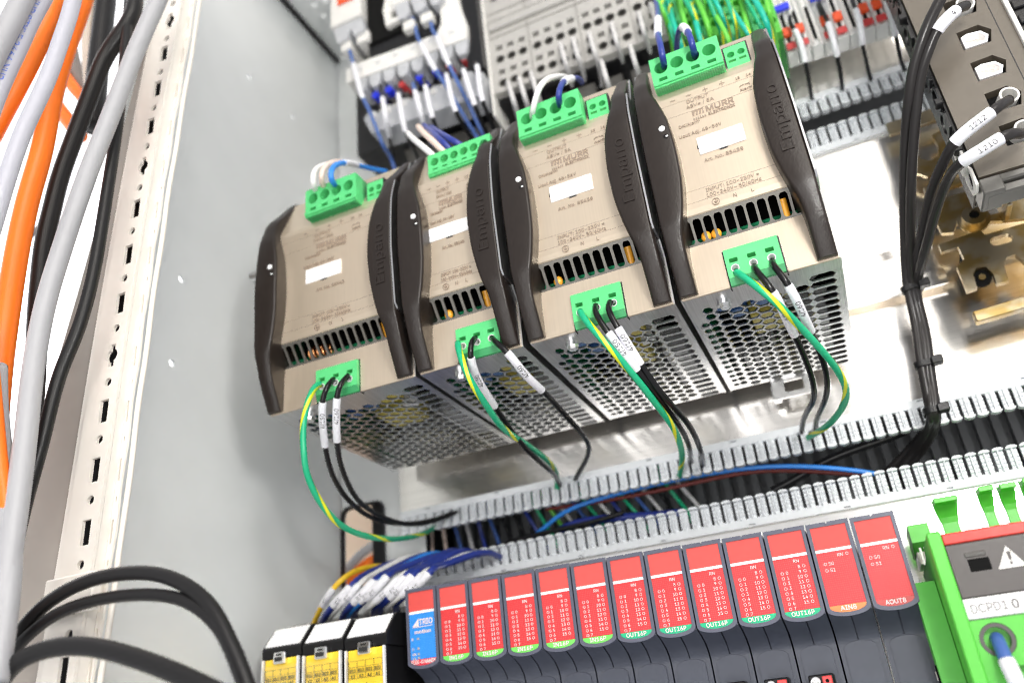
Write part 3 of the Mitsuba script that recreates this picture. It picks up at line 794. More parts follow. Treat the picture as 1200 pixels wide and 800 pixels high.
# ---------------------------------------------------------------- green block at lower right
t = thing('distribution_block', 'green distribution block with dark cover, red strip and white name strip', 'terminal block')
add('side_plate', ext_x(Polygon([(-101.5, -104.6), (-101.5, -240), (-8, -240), (-8, -108), (-60, -108), (-66, -104.6)]), 65.8, 69.4), 'block_green', t, label='green side plate with a small round knock-out')
add('front_edge', bx(65.6, 70.4, -103.5, -101.6, -240, -104.4, .5), 'block_green', t)
add('body', bx(69.5, 135, -97, -10, -240, -109), 'block_green', t)
add('side_housing', ext_x(Polygon([(-74, -240), (-74, -118), (-60, -116.5), (-16, -120), (-16, -240)]), 57.4, 65.5), 'block_green', t)
add('red_strip', bx(70.5, 135, -101.6, -88, -109.4, -105.4, .4), 'block_red', t, label='glossy red strip along the top edge')
cv = add('dark_cover', bx(70.5, 135, -101.2, -97.05, -128.6, -109.5, .4), 'block_dark', t, label='dark grey cover with a moulded triangle')
add('finger_grip', [bx(76, 83, -101.8, -101.2, -114.9, -113.3, .2)], 'smoke_grey', cv)
add('grip_hollow', [bx(76.4, 83.4, -101.6, -101.22, -120, -115.6, .1)], 'black_void', cv)
tri = Polygon([(0, 0), (9.2, 0), (4.6, 7.6)])
add('triangle', on(ext(tri, .5), (85.2, -101.25, -120.5), (1, 0, 0), (0, 0, 1)), 'pale_plastic', cv, label='pale warning triangle')
add('triangle_mark', on(ext(Polygon([(4.3, 2.2), (5.1, 2.2), (5.4, 5.2), (4.0, 5.2)]).union(Point(4.6, 1.2).buffer(.5, 5)), .3), (85.2, -101.75, -120.1), (1, 0, 0), (0, 0, 1)), 'block_dark', cv)
nl = add('name_strip', bx(70.4, 135, -102.2, -101.0, -135.8, -128.8, .4), 'part_white', t, label='white name strip reading DCPD1 0 / 0')
add('lettering', [text(s, 3.0, (xq, -102.15, -133.9), bold=bo, width=wq) for s, xq, bo, wq in (('DCPD1', 72.4, False, 11.6), ('0', 85.4, True, 2.2), ('/', 89.6, False, 1.6), ('0', 93.2, True, 2.2), ('DCPD', 102, False, 9))], 'block_dark', nl)
lf = sbox(70.5, -240, 135, -136)
HX = [77.6, 93.0, 108.4]
for cx in HX:
    lf = lf.difference(Point(cx, -143.2).buffer(5.7, 12)).difference(sbox(cx + 3, -160, cx + 7.4, -152))
add('lower_face', ext_y(lf, -101, -97.05), 'block_green', t)
for j, cx in enumerate(HX):
    s = add('socket', ring((cx, -100.6, -143.2), (cx, -90, -143.2), 5.6, 4.3), 'smoke_grey', t, 40)
    add('socket_floor', cyl((cx, -96, -143.2), (cx, -95, -143.2), 4.4), 'black_void', s)
add('knock_out', cyl((57.0, -62, -152), (57.39, -62, -152), 4), 'black_void', t)
add('knock_out_stub', [bx(56.6, 57.3, -58, -52, -153.5, -150, .2)], 'haze_clear', t)
k = thing('block_wire', 'blue wire with a white sleeve in the first socket of the green block', 'wire')
PW_ = spline([(77.6, -92, -143.2), (77.5, -102, -144.3), (77.4, -107, -150), (78.2, -108, -158), (80.5, -106, -183), (82, -104, -215)])
add('insulation', tube(PW_, 2.3), 'wire_blue2', k, True)
add('sleeve', tube(PW_[16:], 2.75), 'sleeve', k, True)
k = thing('block_wire', 'beige wire in the second socket of the green block', 'wire')
PW_ = spline([(93, -92, -143.2), (93, -103, -145), (93.5, -107, -152), (98, -106, -215)])
add('insulation', tube(PW_, 2.2), 'wire_pink', k, True)
# end clamp and release levers above the block
k = thing('end_clamp', 'small green end clamp at the left of the green block', 'clamp')
add('head', ext_x(Polygon([(-42, -90.5), (-42, -98), (-30, -101.5), (-12, -101.5), (-12, -90)]), 63.6, 71.8), 'block_green', k)
add('tab', [bx(64.2, 71.2, -38, -14, -107, -101.6, .3)], 'haze_clear', k)
add('ridge', [bx(63.9 + q, 64.9 + q, -43, -42.02, -108, -100.5, .2) for q in (1.4, 3.4, 5.4)], 'pale_plastic', k)
for i, (x0, x1, z0) in enumerate(((76.2, 86.0, -81.5), (94.4, 100.4, -80.0), (102.6, 109.0, -80.4), (111.4, 118, -79.8))):
    t = thing('release_lever', ('wide green release lever, left one of those above the green block', 'narrow green release lever, first right of the wide one', 'narrow green release lever, second right of the wide one', 'narrow green release lever at the right edge of the picture')[i], 'lever', 'green release levers')
    w = x1 - x0
    nn = 7
    zs = [0, -1.2, -3.2, -5.4, -7.6, -10, -15, -22]
    ys = [-41, -42.6, -42.0, -40.2, -38.6, -38, -38, -38]
    ws = [1.0, 1.0, .97, .9, .78, .66, .64, .64]
    V, F = [], []
    for a in range(8):
        for j in range(nn):
            u = j / (nn - 1) - .5
            sag = -1.1 * (1 - (2 * u) ** 2) if a < 2 else 0
            for th in (0, 2.0):
                V.append(((x0 + x1) / 2 + u * w * ws[a], ys[a] + th, z0 + zs[a] + sag))
    idx = lambda a, j, s: (a * nn + j) * 2 + s
    for a in range(7):
        for j in range(nn - 1):
            for s in (0, 1):
                q = [idx(a, j, s), idx(a, j + 1, s), idx(a + 1, j + 1, s), idx(a + 1, j, s)]
                F += [(q[0], q[1], q[2]), (q[0], q[2], q[3])] if s else [(q[0], q[2], q[1]), (q[0], q[3], q[2])]
        for j in (0, nn - 1):
            q = [idx(a, j, 0), idx(a, j, 1), idx(a + 1, j, 1), idx(a + 1, j, 0)]
            F += [(q[0], q[1], q[2]), (q[0], q[2], q[3])]
    for j in range(nn - 1):
        q = [idx(0, j, 0), idx(0, j, 1), idx(0, j + 1, 1), idx(0, j + 1, 0)]
        F += [(q[0], q[1], q[2]), (q[0], q[2], q[3])]
    add('blade', trimesh.Trimesh(V, F, process=False), 'block_green', t)
    add('grip', bx(x0 + w * .02, x1 - w * .02, -49.5, -42.2, z0 - 3.0, z0 - .8, .3), 'block_green', t)
    add('pivot', cyl((x0 + w * .2, -39, z0 - 20), (x1 - w * .2, -39, z0 - 20), 2.6), 'block_dark', t, 40)

# ---------------------------------------------------------------- dark terminal block at upper right
t = thing('socket_block', 'large brownish grey terminal block with a column of dark sockets, upper right', 'terminal block')
sf = sbox(128, 35, 164, 260)
OP = [(148, 148), (148, 124), (148.2, 105.4), (148.2, 87), (148.2, 69), (148, 51)]
for cx, cz in OP:
    sf = sf.difference(Polygon([(cx - 5.6, cz - 5.4), (cx - 5.6, cz + 5.2), (cx + 3.6, cz + 5.8), (cx + 7.6, cz + 1.0), (cx + 5.6, cz - 5.4)]))
add('face', ext_y(sf, -102, -97), 'brown_plastic', t)
add('core', bx(128.2, 163.8, -96.9, -78, 34, 260), 'black_plastic', t)
add('trim', bx(164.05, 166, -104, -80, 33.5, 260, .3), 'pale_plastic', t)
add('ribbed_side', [bx(166.1, 190, -98, -80, 30, 260)] + [bx(168, 188, -99.5, -98.02, z, z + 5, .5) for z in np.arange(70, 250, 9)], 'black_plastic', t)
add('face_groove', [bx(158.4, 158.8, -102.15, -101.9, 34, 260)], 'print_black', t)
add('foot', [bx(127.8, 175, -101, -90, 31, 34.8, .8), bx(129, 175, -99, -88, 26.4, 30.8, .8)], 'smoke_grey', t)
add('foot_cover', bx(127.4, 136, -101.6, -86, 26.6, 34.4, .6), 'smoke_grey', t)
for j, (cx, cz) in enumerate(OP):
    lug = j in (1, 4, 5)
    s = add('socket', bx(cx - 5.4, cx + 5.2, -97.6, -96.0, cz - 5.2, cz + 5), 'black_void', t)
    if lug:
        add('collar', ring((cx + 2.5, -104, cz - .2), (cx + 1, -95, cz - .2), 4.0, 3.1), 'pale_plastic', s, 40)
    else:
        a = Polygon([(-4.8, -5), (4.2, -5), (5.6, -1.6), (3.4, 1.8), (-2, 2.6), (-4.8, 1.6)])
        add('liner', on(ext(a.difference(a.buffer(-1.05)), 5), (cx, -97.5, cz), (1, 0, 0), (0, 0, 1)), 'print_white', s)
        add('clamp', on(ext(a.buffer(-1.1), 1), (cx, -97.4, cz), (1, 0, 0), (0, 0, 1)), 'haze_clear', s)
# stacked side lugs with oval eyes on its left flank
for j, z in enumerate((37, 47.5, 56, 68, 82, 95, 108, 121, 134, 150)):
    x = 126.6 - (.8 if j % 2 else 0)
    ey = Polygon([(-104, z - 6), (-99, z - 7), (-93, z - 5), (-91, z + 3), (-93, z + 8), (-99, z + 7), (-104, z + 2)])
    ey = ey.buffer(-.8).buffer(.8)
    hole = affinity.scale(Point(-97.4, z + .5).buffer(1, 10), 4.2, 4.6)
    add('flank_lug', ext_x(ey.difference(hole), x - 1.1, x), 'pale_plastic' if j < 2 else 'black_plastic', t)
add('flank', ext_x(sbox(-100, 34, -78, 260), 126.9, 127.9), 'black_plastic', t)
for z in (49, 75, 101, 127):
    add('flank_pin', bx(123, 126.5, -104.5, -100, z, z + 3.5, .5), 'black_plastic', t)

# ---------------------------------------------------------------- brass pieces on the plate, right
k = thing('slotted_bracket', 'yellow passivated fork plate beside the dark block, topmost brass piece', 'bracket')
f3 = Polygon([(123, 100), (123, 114), (128, 116), (128, 107.5), (132, 104), (137, 106), (138.5, 112), (138, 120), (146, 122), (150, 100), (146, 96), (128, 95)])
add('plate', ext_y(f3, -12, -9.5), 'brass', k)
add('upper_bar', bx(118, 150, -12, -9.5, 128, 137, .4), 'brass', k)
k = thing('slotted_bracket', 'yellow passivated bracket with a socket head bolt under the dark block', 'bracket')
f3 = Polygon([(121.5, 74), (122.5, 54.5), (128, 53), (131, 58), (150, 52), (176, 47), (176, 74)])
f3 = f3.difference(rounded(143, 152, 57, 63, 2.9))
add('plate', ext_y(f3, -22, -19), 'brass', k)
add('riser', [bx(150, 152.5, -40, -22.1, 50, 74, .4)], 'brass', k)
b = add('bolt_head', ring((138.3, -28, 56.8), (138.3, -22.5, 56.8), 5.6, 2.4, 28), 'brass', k, 40)
add('washer', ring((138.3, -23.4, 56.8), (138.3, -22.2, 56.8), 7.6, 3, 28), 'brass', b, 40)
add('socket_floor', cyl((138.3, -26, 56.8), (138.3, -25, 56.8), 2.5, 6), 'black_void', b)
k = thing('fork_plate', 'dull brass comb plate with two round notches below the bolted bracket', 'plate')
f4 = Polygon([(123, 33), (123.2, 18.5), (128, 19), (128.6, 27), (131, 29.5), (135, 29), (136.8, 24.5), (136.6, 18.5), (142, 18.6), (142.6, 27), (145, 31), (149, 31.5), (151.5, 26), (152, 18), (176, 18), (176, 47), (140, 46), (139, 49.5), (119, 47.5), (119, 43.2), (127, 43.5), (127.4, 36)])
f4 = f4.difference(rounded(141, 151, 38.5, 43.5, 2.4))
add('plate', ext_y(f4, -24, -20.5), 'brass', k)
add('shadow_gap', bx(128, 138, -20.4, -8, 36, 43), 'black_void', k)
add('eye', cyl((132.5, -19.5, 26), (132.5, -17, 26), 4.6, 20), 'black_void', k)
add('eye_stud', cyl((132.5, -21, 25.5), (132.5, -19.6, 25.5), 1.6, 14), 'brass', k, 40)
k = thing('brass_bar', 'plain flat brass bar lying lowest on the bright plate at right', 'bar')
br_ = bx(-28, 28, -26, -20.5, 0, 6, .5)
br_.apply_transform(trimesh.transformations.rotation_matrix(-.06, [0, 1, 0]))
br_.apply_translation([150, 0, 2.6])
add('bar', br_, 'brass', k)
k = thing('brass_bar', 'short flat brass tongue between the fork plate and the bolted bracket', 'bar')
add('bar', bx(124, 146, -13, -10, 84, 89, .4), 'brass', k)

# cable ties round the heavy wires
WIRES = [  # key, label, category, group, colour, radius mm, route in mm, sleeve span, lettering, striped
('ground_wire', 'green and yellow striped ground wire from the input of the first (leftmost) power supply', 'wire', 'supply wires below the power supplies', 'wire_green', 1.5, [[-180.8, -136.0, 9.1], [-181.2, -143.0, 1.3], [-182.7, -146.0, -13.7], [-182.5, -146.0, -28.6], [-183.9, -140.0, -40.1], [-183.6, -125.0, -53.1], [-184.9, -100.0, -58.0], [-187.0, -65.0, -55.0], [-192.0, -25.0, -45.6], [-192.1, -2.0, -36.6]], None, None, 1),
('supply_wire', 'black wire from the middle input hole of the first (leftmost) power supply, white marker sleeve', 'wire', 'supply wires below the power supplies', 'wire_black', 1.35, [[-172.8, -136.0, 9.7], [-173.2, -141.0, 3.5], [-176.4, -140.0, -3.4], [-183.9, -128.0, -17.0], [-190.7, -112.0, -28.7], [-194.6, -92.0, -37.5], [-195.3, -70.0, -42.3], [-193.1, -45.0, -41.9], [-186.9, -20.0, -37.1], [-179.7, -2.0, -29.9]], [0.09, 0.228], '4/150', 0),
('supply_wire', 'black wire from the right input hole of the first (leftmost) power supply, white marker sleeve', 'wire', 'supply wires below the power supplies', 'wire_black', 1.35, [[-164.3, -136.0, 9.3], [-165.4, -141.0, 2.8], [-168.1, -140.0, -3.2], [-176.5, -128.0, -18.7], [-184.5, -112.0, -27.8], [-189.9, -92.0, -37.0], [-192.0, -70.0, -41.0], [-189.3, -45.0, -42.7], [-183.5, -20.0, -37.8], [-176.2, -2.0, -30.1]], [0.086, 0.215], '4/160', 0),
('ground_wire', 'green and yellow striped ground wire from the input of the second power supply', 'wire', 'supply wires below the power supplies', 'wire_green', 1.5, [[-103.9, -136.0, 9.7], [-100.6, -141.0, -0.2], [-97.3, -140.0, -12.1], [-96.5, -128.0, -19.5], [-97.8, -112.0, -23.5], [-100.1, -92.0, -23.3], [-100.1, -70.0, -23.0], [-99.8, -45.0, -24.6], [-103.9, -20.0, -24.4], [-110.3, -2.0, -29.1]], None, None, 1),
('supply_wire', 'black wire from the middle input hole of the second power supply, white marker sleeve', 'wire', 'supply wires below the power supplies', 'wire_black', 1.35, [[-94.8, -136.0, 9.7], [-95.0, -141.0, 3.8], [-96.0, -140.0, -1.9], [-98.5, -128.0, -8.0], [-99.5, -112.0, -13.6], [-100.2, -92.0, -20.1], [-100.0, -70.0, -26.3], [-99.9, -45.0, -29.3], [-104.3, -20.0, -27.3], [-108.6, -2.0, -28.4]], [0.086, 0.301], '4/150', 0),
('supply_wire', 'black wire from the right input hole of the second power supply, white marker sleeve', 'wire', 'supply wires below the power supplies', 'wire_black', 1.35, [[-86.3, -136.0, 7.3], [-80.9, -141.0, -0.2], [-77.3, -140.0, -5.4], [-75.2, -128.0, -11.2], [-73.6, -112.0, -14.1], [-73.4, -92.0, -16.3], [-71.8, -70.0, -21.3], [-75.1, -45.0, -23.4], [-87.5, -20.0, -24.9], [-98.7, -2.0, -26.3]], [0.095, 0.28], '4/160', 0),
('ground_wire', 'green and yellow striped ground wire from the input of the third power supply', 'wire', 'supply wires below the power supplies', 'wire_green', 1.5, [[-43.3, -136.0, 7.9], [-39.1, -141.0, -1.9], [-32.4, -140.0, -14.0], [-26.5, -128.0, -24.6], [-22.8, -112.0, -32.9], [-21.0, -92.0, -38.1], [-23.0, -70.0, -40.2], [-27.7, -45.0, -39.1], [-33.6, -20.0, -37.5], [-38.7, -2.0, -36.9]], None, None, 1),
('supply_wire', 'black wire from the middle input hole of the third power supply, white marker sleeve', 'wire', 'supply wires below the power supplies', 'wire_black', 1.35, [[-36.0, -136.0, 8.6], [-34.5, -141.0, 0.0], [-30.6, -140.0, -9.7], [-24.6, -128.0, -22.7], [-21.1, -112.0, -30.1], [-19.2, -92.0, -35.2], [-19.9, -70.0, -37.0], [-23.1, -45.0, -35.6], [-27.4, -20.0, -31.8], [-30.7, -2.0, -30.8]], [0.112, 0.232], '4/150', 0),
('supply_wire', 'black wire from the right input hole of the third power supply, white marker sleeve', 'wire', 'supply wires below the power supplies', 'wire_black', 1.35, [[-29.4, -136.0, 8.3], [-29.1, -141.0, 0.4], [-26.6, -140.0, -8.1], [-22.7, -128.0, -20.5], [-18.3, -112.0, -31.2], [-14.8, -92.0, -36.7], [-15.0, -70.0, -39.5], [-17.9, -45.0, -38.1], [-21.5, -20.0, -34.5], [-24.6, -2.0, -33.6]], [0.103, 0.214], '4/160', 0),
('ground_wire', 'green and yellow striped ground wire from the input of the fourth (rightmost) power supply', 'wire', 'supply wires below the power supplies', 'wire_green', 1.5, [[25.0, -136.0, 5.4], [29.7, -141.0, -3.5], [36.3, -140.0, -13.7], [42.5, -128.0, -20.6], [49.1, -112.0, -28.7], [53.6, -92.0, -33.8], [53.6, -70.0, -36.0], [47.0, -45.0, -36.5], [38.6, -20.0, -33.8], [31.7, -2.0, -30.8]], None, None, 1),
('supply_wire', 'black wire from the middle input hole of the fourth (rightmost) power supply, white marker sleeve', 'wire', 'supply wires below the power supplies', 'wire_black', 1.35, [[32.4, -136.0, 5.7], [34.1, -141.0, -2.2], [37.0, -140.0, -10.5], [38.8, -128.0, -16.4], [40.5, -112.0, -20.4], [42.0, -92.0, -26.7], [41.1, -70.0, -31.1], [36.5, -45.0, -29.6], [32.2, -20.0, -27.2], [30.0, -2.0, -27.1]], [0.111, 0.28], '4/150', 0),
('supply_wire', 'black wire from the right input hole of the fourth (rightmost) power supply, white marker sleeve', 'wire', 'supply wires below the power supplies', 'wire_black', 1.35, [[39.6, -136.0, 5.7], [40.8, -141.0, -2.0], [43.2, -140.0, -9.4], [45.4, -128.0, -16.9], [46.9, -112.0, -19.9], [48.4, -92.0, -26.8], [46.8, -70.0, -30.9], [42.7, -45.0, -30.2], [38.8, -20.0, -27.9], [37.0, -2.0, -27.3]], [0.104, 0.283], '4/160', 0),
('output_wire', 'white and blue wire in the first hole of the leftmost output plug', 'wire', 'wires in the output plugs on top of the power supplies', 'wire_white', 1.5, [[-180.2, -140.0, 122.5], [-174.2, -152.0, 120.5], [-174.7, -150.0, 128.2], [-177.7, -138.0, 141.7], [-181.7, -118.0, 158.9], [-184.0, -100.0, 170.8]], None, None, 0),
('output_wire', 'pale pink wire in the second hole of the leftmost output plug', 'wire', 'wires in the output plugs on top of the power supplies', 'wire_pink', 1.5, [[-174.0, -140.0, 121.9], [-168.8, -152.0, 121.7], [-168.0, -150.0, 128.4], [-169.7, -138.0, 140.8], [-173.3, -118.0, 155.4], [-175.4, -100.0, 166.0]], None, None, 0),
('output_wire', 'blue wire in the third hole of the leftmost output plug', 'wire', 'wires in the output plugs on top of the power supplies', 'wire_blue', 1.5, [[-166.8, -140.0, 121.3], [-162.8, -152.0, 118.7], [-163.1, -150.0, 125.8], [-164.6, -138.0, 138.1], [-167.5, -118.0, 151.2], [-165.7, -90.0, 164.9]], [0.43, 0.638], None, 0),
('output_wire', 'white wire lying over the second output plug, number one from the left', 'wire', 'wires in the output plugs on top of the power supplies', 'wire_white', 1.7, [[-108.1, -138.0, 118.9], [-111.3, -140.0, 123.3], [-123.3, -128.0, 142.8], [-143.4, -100.0, 178.2]], None, None, 0),
('output_wire', 'pale pink wire lying over the second output plug, number two from the left', 'wire', 'wires in the output plugs on top of the power supplies', 'wire_pink', 1.7, [[-101.6, -138.0, 118.4], [-105.2, -140.0, 124.1], [-116.8, -128.0, 144.2], [-136.1, -100.0, 180.3]], None, None, 0),
('output_wire', 'dark blue wire lying over the second output plug, number three from the left', 'wire', 'wires in the output plugs on top of the power supplies', 'wire_navy', 1.7, [[-98.5, -138.0, 119.9], [-102.1, -140.0, 125.0], [-112.5, -128.0, 143.5], [-132.1, -100.0, 179.2]], None, None, 0),
('output_wire', 'dark blue wire lying over the second output plug, number four from the left', 'wire', 'wires in the output plugs on top of the power supplies', 'wire_navy', 1.7, [[-92.0, -138.0, 119.4], [-96.6, -140.0, 123.8], [-107.9, -128.0, 141.5], [-127.6, -100.0, 175.9]], None, None, 0),
('output_wire', 'white wire with a blue stripe in the first hole of the third output plug', 'wire', 'wires in the output plugs on top of the power supplies', 'wire_white', 1.5, [[-52.1, -138.0, 119.8], [-46.5, -150.0, 117.2], [-42.8, -150.0, 125.3], [-40.1, -138.0, 140.7], [-38.6, -115.0, 160.6], [-41.2, -90.0, 179.1]], None, None, 0),
('output_wire', 'dark blue wire in the third hole of the third output plug', 'wire', 'wires in the output plugs on top of the power supplies', 'wire_navy', 1.5, [[-36.8, -138.0, 120.1], [-33.0, -152.0, 115.8], [-32.0, -146.0, 126.8], [-31.6, -130.0, 142.8], [-32.0, -112.0, 158.8], [-33.4, -95.0, 170.5]], [0.351, 0.593], None, 0),
('output_wire', 'dark blue wire in the first hole of the rightmost output plug', 'wire', 'wires in the output plugs on top of the power supplies', 'wire_navy', 1.5, [[16.3, -138.0, 120.1], [17.8, -152.0, 115.7], [17.8, -150.0, 124.9], [17.0, -138.0, 142.0], [16.7, -112.0, 177.5], [15.4, -80.0, 224.4]], [0.295, 0.611], None, 0),
('output_wire', 'dark blue wire in the third hole of the rightmost output plug', 'wire', 'wires in the output plugs on top of the power supplies', 'wire_navy', 1.5, [[31.0, -138.0, 119.3], [31.6, -152.0, 115.0], [31.2, -150.0, 123.4], [28.9, -138.0, 140.2], [25.3, -120.0, 154.4], [21.0, -100.0, 161.5]], [0.309, 0.496], None, 0),
('cable', 'thick light grey cable crossing in front of the perforated post', 'cable', 'cables hanging at the left edge', 'cable_grey', 4.2, [[-207.0, -232.0, 209.7], [-209.3, -232.9, 197.7], [-215.9, -233.7, 176.6], [-222.0, -234.6, 154.4], [-229.7, -235.4, 123.8], [-235.6, -236.3, 100.4], [-240.8, -237.1, 75.4], [-244.6, -238.0, 51.4], [-246.9, -238.9, 30.2], [-246.9, -239.7, 9.5], [-244.5, -240.9, -10.8], [-240.7, -242.1, -37.4], [-237.6, -243.4, -61.7], [-235.1, -244.7, -87.1], [-234.6, -246.0, -112.9]], None, None, 0),
('cable', 'thick black cable arching behind the light grey cable to the left', 'cable', 'cables hanging at the left edge', 'cable_black', 4.3, [[-241.1, -222.0, 223.1], [-244.9, -222.6, 202.8], [-254.8, -223.2, 188.1], [-260.8, -223.8, 166.6], [-264.5, -224.5, 147.7], [-268.1, -225.1, 129.5], [-271.0, -225.7, 111.6], [-272.1, -226.2, 91.4], [-272.7, -226.5, 74.3], [-270.5, -226.8, 52.3], [-267.7, -227.1, 33.5], [-263.5, -227.4, 11.0], [-259.7, -227.7, -14.0], [-256.5, -228.0, -44.4]], None, None, 0),
('cable', 'slim black cable running down beside the perforated post', 'cable', 'cables hanging at the left edge', 'cable_black', 2.8, [[-246.1, -222.0, 232.5], [-241.3, -223.3, 190.4], [-238.2, -224.6, 158.2], [-235.7, -225.9, 120.5], [-234.4, -227.1, 96.1], [-233.4, -228.3, 61.8], [-234.1, -229.1, 35.0], [-237.6, -230.0, 12.8], [-242.2, -230.9, -4.1], [-245.1, -231.7, -31.7], [-247.6, -232.6, -54.2], [-248.4, -233.4, -74.0], [-246.8, -234.3, -93.1], [-243.6, -235.1, -114.1], [-240.8, -236.0, -130.9]], None, None, 0),
('cable', 'wide orange cable behind the printed cable, upper left corner', 'cable', 'cables hanging at the left edge', 'cable_orange', 5.2, [[-255.4, -252.0, 216.3], [-260.1, -252.0, 203.4], [-265.5, -252.0, 183.5], [-272.9, -252.0, 163.1], [-280.6, -252.0, 145.7], [-288.9, -252.0, 126.9]], None, None, 0),
('cable', 'long orange cable running down the left edge behind a pale cable', 'cable', 'cables hanging at the left edge', 'cable_orange', 5.0, [[-262.3, -236.0, 233.8], [-262.7, -236.4, 217.4], [-265.9, -236.7, 199.9], [-269.7, -237.1, 174.4], [-270.7, -237.5, 146.1], [-270.4, -237.8, 118.8], [-272.5, -238.2, 94.1], [-272.8, -238.5, 60.8], [-270.7, -238.9, 29.2], [-268.1, -239.3, 3.8], [-262.8, -239.6, -31.6], [-257.0, -240.0, -67.0]], None, None, 0),
('cable', 'orange cable curving to a thin end at the far left edge', 'cable', 'cables hanging at the left edge', 'cable_orange', 2.6, [[-264.7, -250.0, 18.4], [-256.9, -248.9, -6.7], [-250.2, -247.7, -29.8], [-243.6, -246.6, -51.4], [-240.0, -245.4, -64.8], [-239.0, -244.3, -80.3], [-240.5, -243.1, -97.8], [-243.0, -242.0, -117.1]], None, None, 0),
('cable', 'pale grey cable lying on the orange cable, upper left', 'cable', 'cables hanging at the left edge', 'cable_white', 3.6, [[-230.8, -262.0, 189.9], [-230.9, -262.7, 176.6], [-231.0, -263.3, 163.7], [-232.5, -264.0, 147.6], [-234.3, -264.7, 131.2], [-237.4, -265.3, 117.0], [-241.5, -266.0, 101.9], [-244.3, -266.7, 84.0], [-246.0, -267.3, 63.4], [-246.8, -268.0, 46.3]], None, None, 0),
('cable', 'white cable with blue printed lettering along its length', 'cable', 'cables hanging at the left edge', 'cable_white', 3.6, [[-240.8, -268.0, 191.1], [-244.0, -268.0, 179.6], [-249.4, -268.0, 167.9], [-254.4, -268.0, 152.9], [-259.3, -268.0, 138.4], [-262.7, -268.0, 125.6], [-264.8, -268.0, 112.1]], None, 'NUR STYLE 2464 NUR', 0),
('cable', 'smooth pale grey cable in the very corner at upper left', 'cable', 'cables hanging at the left edge', 'cable_grey', 5.0, [[-242.9, -276.0, 183.9], [-246.9, -276.0, 172.0], [-251.7, -276.0, 159.2], [-256.5, -276.0, 147.3], [-260.7, -276.0, 133.9]], None, None, 0),
('cable', 'beige cable beside the black ones behind the loom, upper left', 'cable', 'cables hanging at the left edge', 'cable_beige', 3.6, [[-299.5, -205.0, 287.3], [-299.3, -205.0, 261.4], [-297.6, -205.0, 239.4], [-293.1, -205.0, 216.7], [-286.9, -205.0, 192.4], [-282.4, -205.0, 176.6]], None, None, 0),
('cable', 'orange cable slanting down to the right behind the loom', 'cable', 'cables hanging at the left edge', 'cable_orange', 3.4, [[-334.8, -200.0, 252.3], [-323.4, -200.0, 231.2], [-310.8, -200.0, 212.3], [-299.3, -200.0, 197.1], [-287.7, -200.0, 182.9]], None, None, 0),
('cable', 'short orange cable end below the slanting orange one', 'cable', 'cables hanging at the left edge', 'cable_orange', 4.2, [[-335.7, -198.0, 223.7], [-327.0, -198.0, 208.9], [-317.5, -198.0, 195.4], [-308.4, -198.0, 183.0], [-299.6, -198.0, 171.1]], None, None, 0),
('cable', 'dark brown grey cable behind the loom at upper left', 'cable', 'cables hanging at the left edge', 'cable_taupe', 4.0, [[-335.6, -194.0, 280.3], [-326.1, -194.0, 253.3], [-317.8, -194.0, 231.6], [-309.3, -194.0, 215.2], [-299.6, -194.0, 198.2]], None, None, 0),
('cable', 'black cable behind the beige one at upper left', 'cable', 'cables hanging at the left edge', 'cable_black', 6.0, [[-290.0, -204.0, 282.9], [-288.0, -204.0, 252.7], [-286.8, -204.0, 224.5], [-285.0, -204.0, 197.4], [-281.5, -204.0, 164.9]], None, None, 0),
('cable', 'thin grey cable slanting down to the left behind the loom', 'cable', 'cables hanging at the left edge', 'cable_taupe', 1.9, [[-335.1, -180.0, 141.4], [-342.7, -180.0, 138.2], [-351.5, -180.0, 134.2], [-361.3, -180.0, 128.2], [-369.8, -180.0, 122.9]], None, None, 0),
('cable', 'light grey cable at the lower left edge', 'cable', 'cables hanging at the left edge', 'cable_grey', 4.2, [[-263.2, -244.0, 0.6], [-255.2, -244.0, -27.5], [-245.0, -244.0, -53.8], [-237.3, -244.0, -74.5], [-233.3, -244.0, -101.8], [-232.8, -244.0, -123.8]], None, None, 0),
('cable_loop', 'upper black cable loop of the three in the lower left corner', 'cable', 'black cable loops in the lower left corner', 'cable_black', 2.55, [[-259.2, -226.0, -124.0], [-253.7, -226.0, -111.0], [-247.9, -226.0, -103.7], [-237.7, -226.0, -96.4], [-221.5, -226.0, -91.5], [-203.8, -226.0, -90.7], [-185.5, -226.0, -93.4], [-171.5, -226.0, -99.1], [-159.8, -226.0, -107.6], [-152.0, -226.0, -117.8], [-144.4, -226.0, -130.6], [-140.2, -226.0, -141.3]], None, None, 0),
('cable_loop', 'middle black cable loop of the three in the lower left corner', 'cable', 'black cable loops in the lower left corner', 'cable_black', 2.2, [[-259.2, -226.0, -117.1], [-246.9, -226.0, -108.0], [-233.2, -226.0, -101.3], [-216.9, -226.0, -98.6], [-196.6, -226.0, -99.0], [-176.8, -226.0, -102.5], [-165.2, -226.0, -107.6], [-155.7, -226.0, -115.2], [-148.8, -226.0, -125.0], [-142.4, -226.0, -136.7]], None, None, 0),
('cable_loop', 'lowest and nearest black cable loop in the lower left corner', 'cable', 'black cable loops in the lower left corner', 'cable_black', 3.1, [[-240.1, -240.0, -128.8], [-234.2, -240.0, -121.4], [-228.9, -240.0, -117.7], [-222.1, -240.0, -115.8], [-210.4, -240.0, -115.1], [-193.9, -240.0, -117.3], [-174.9, -240.0, -123.0], [-157.6, -240.0, -129.6], [-141.3, -240.0, -136.9]], None, None, 0),
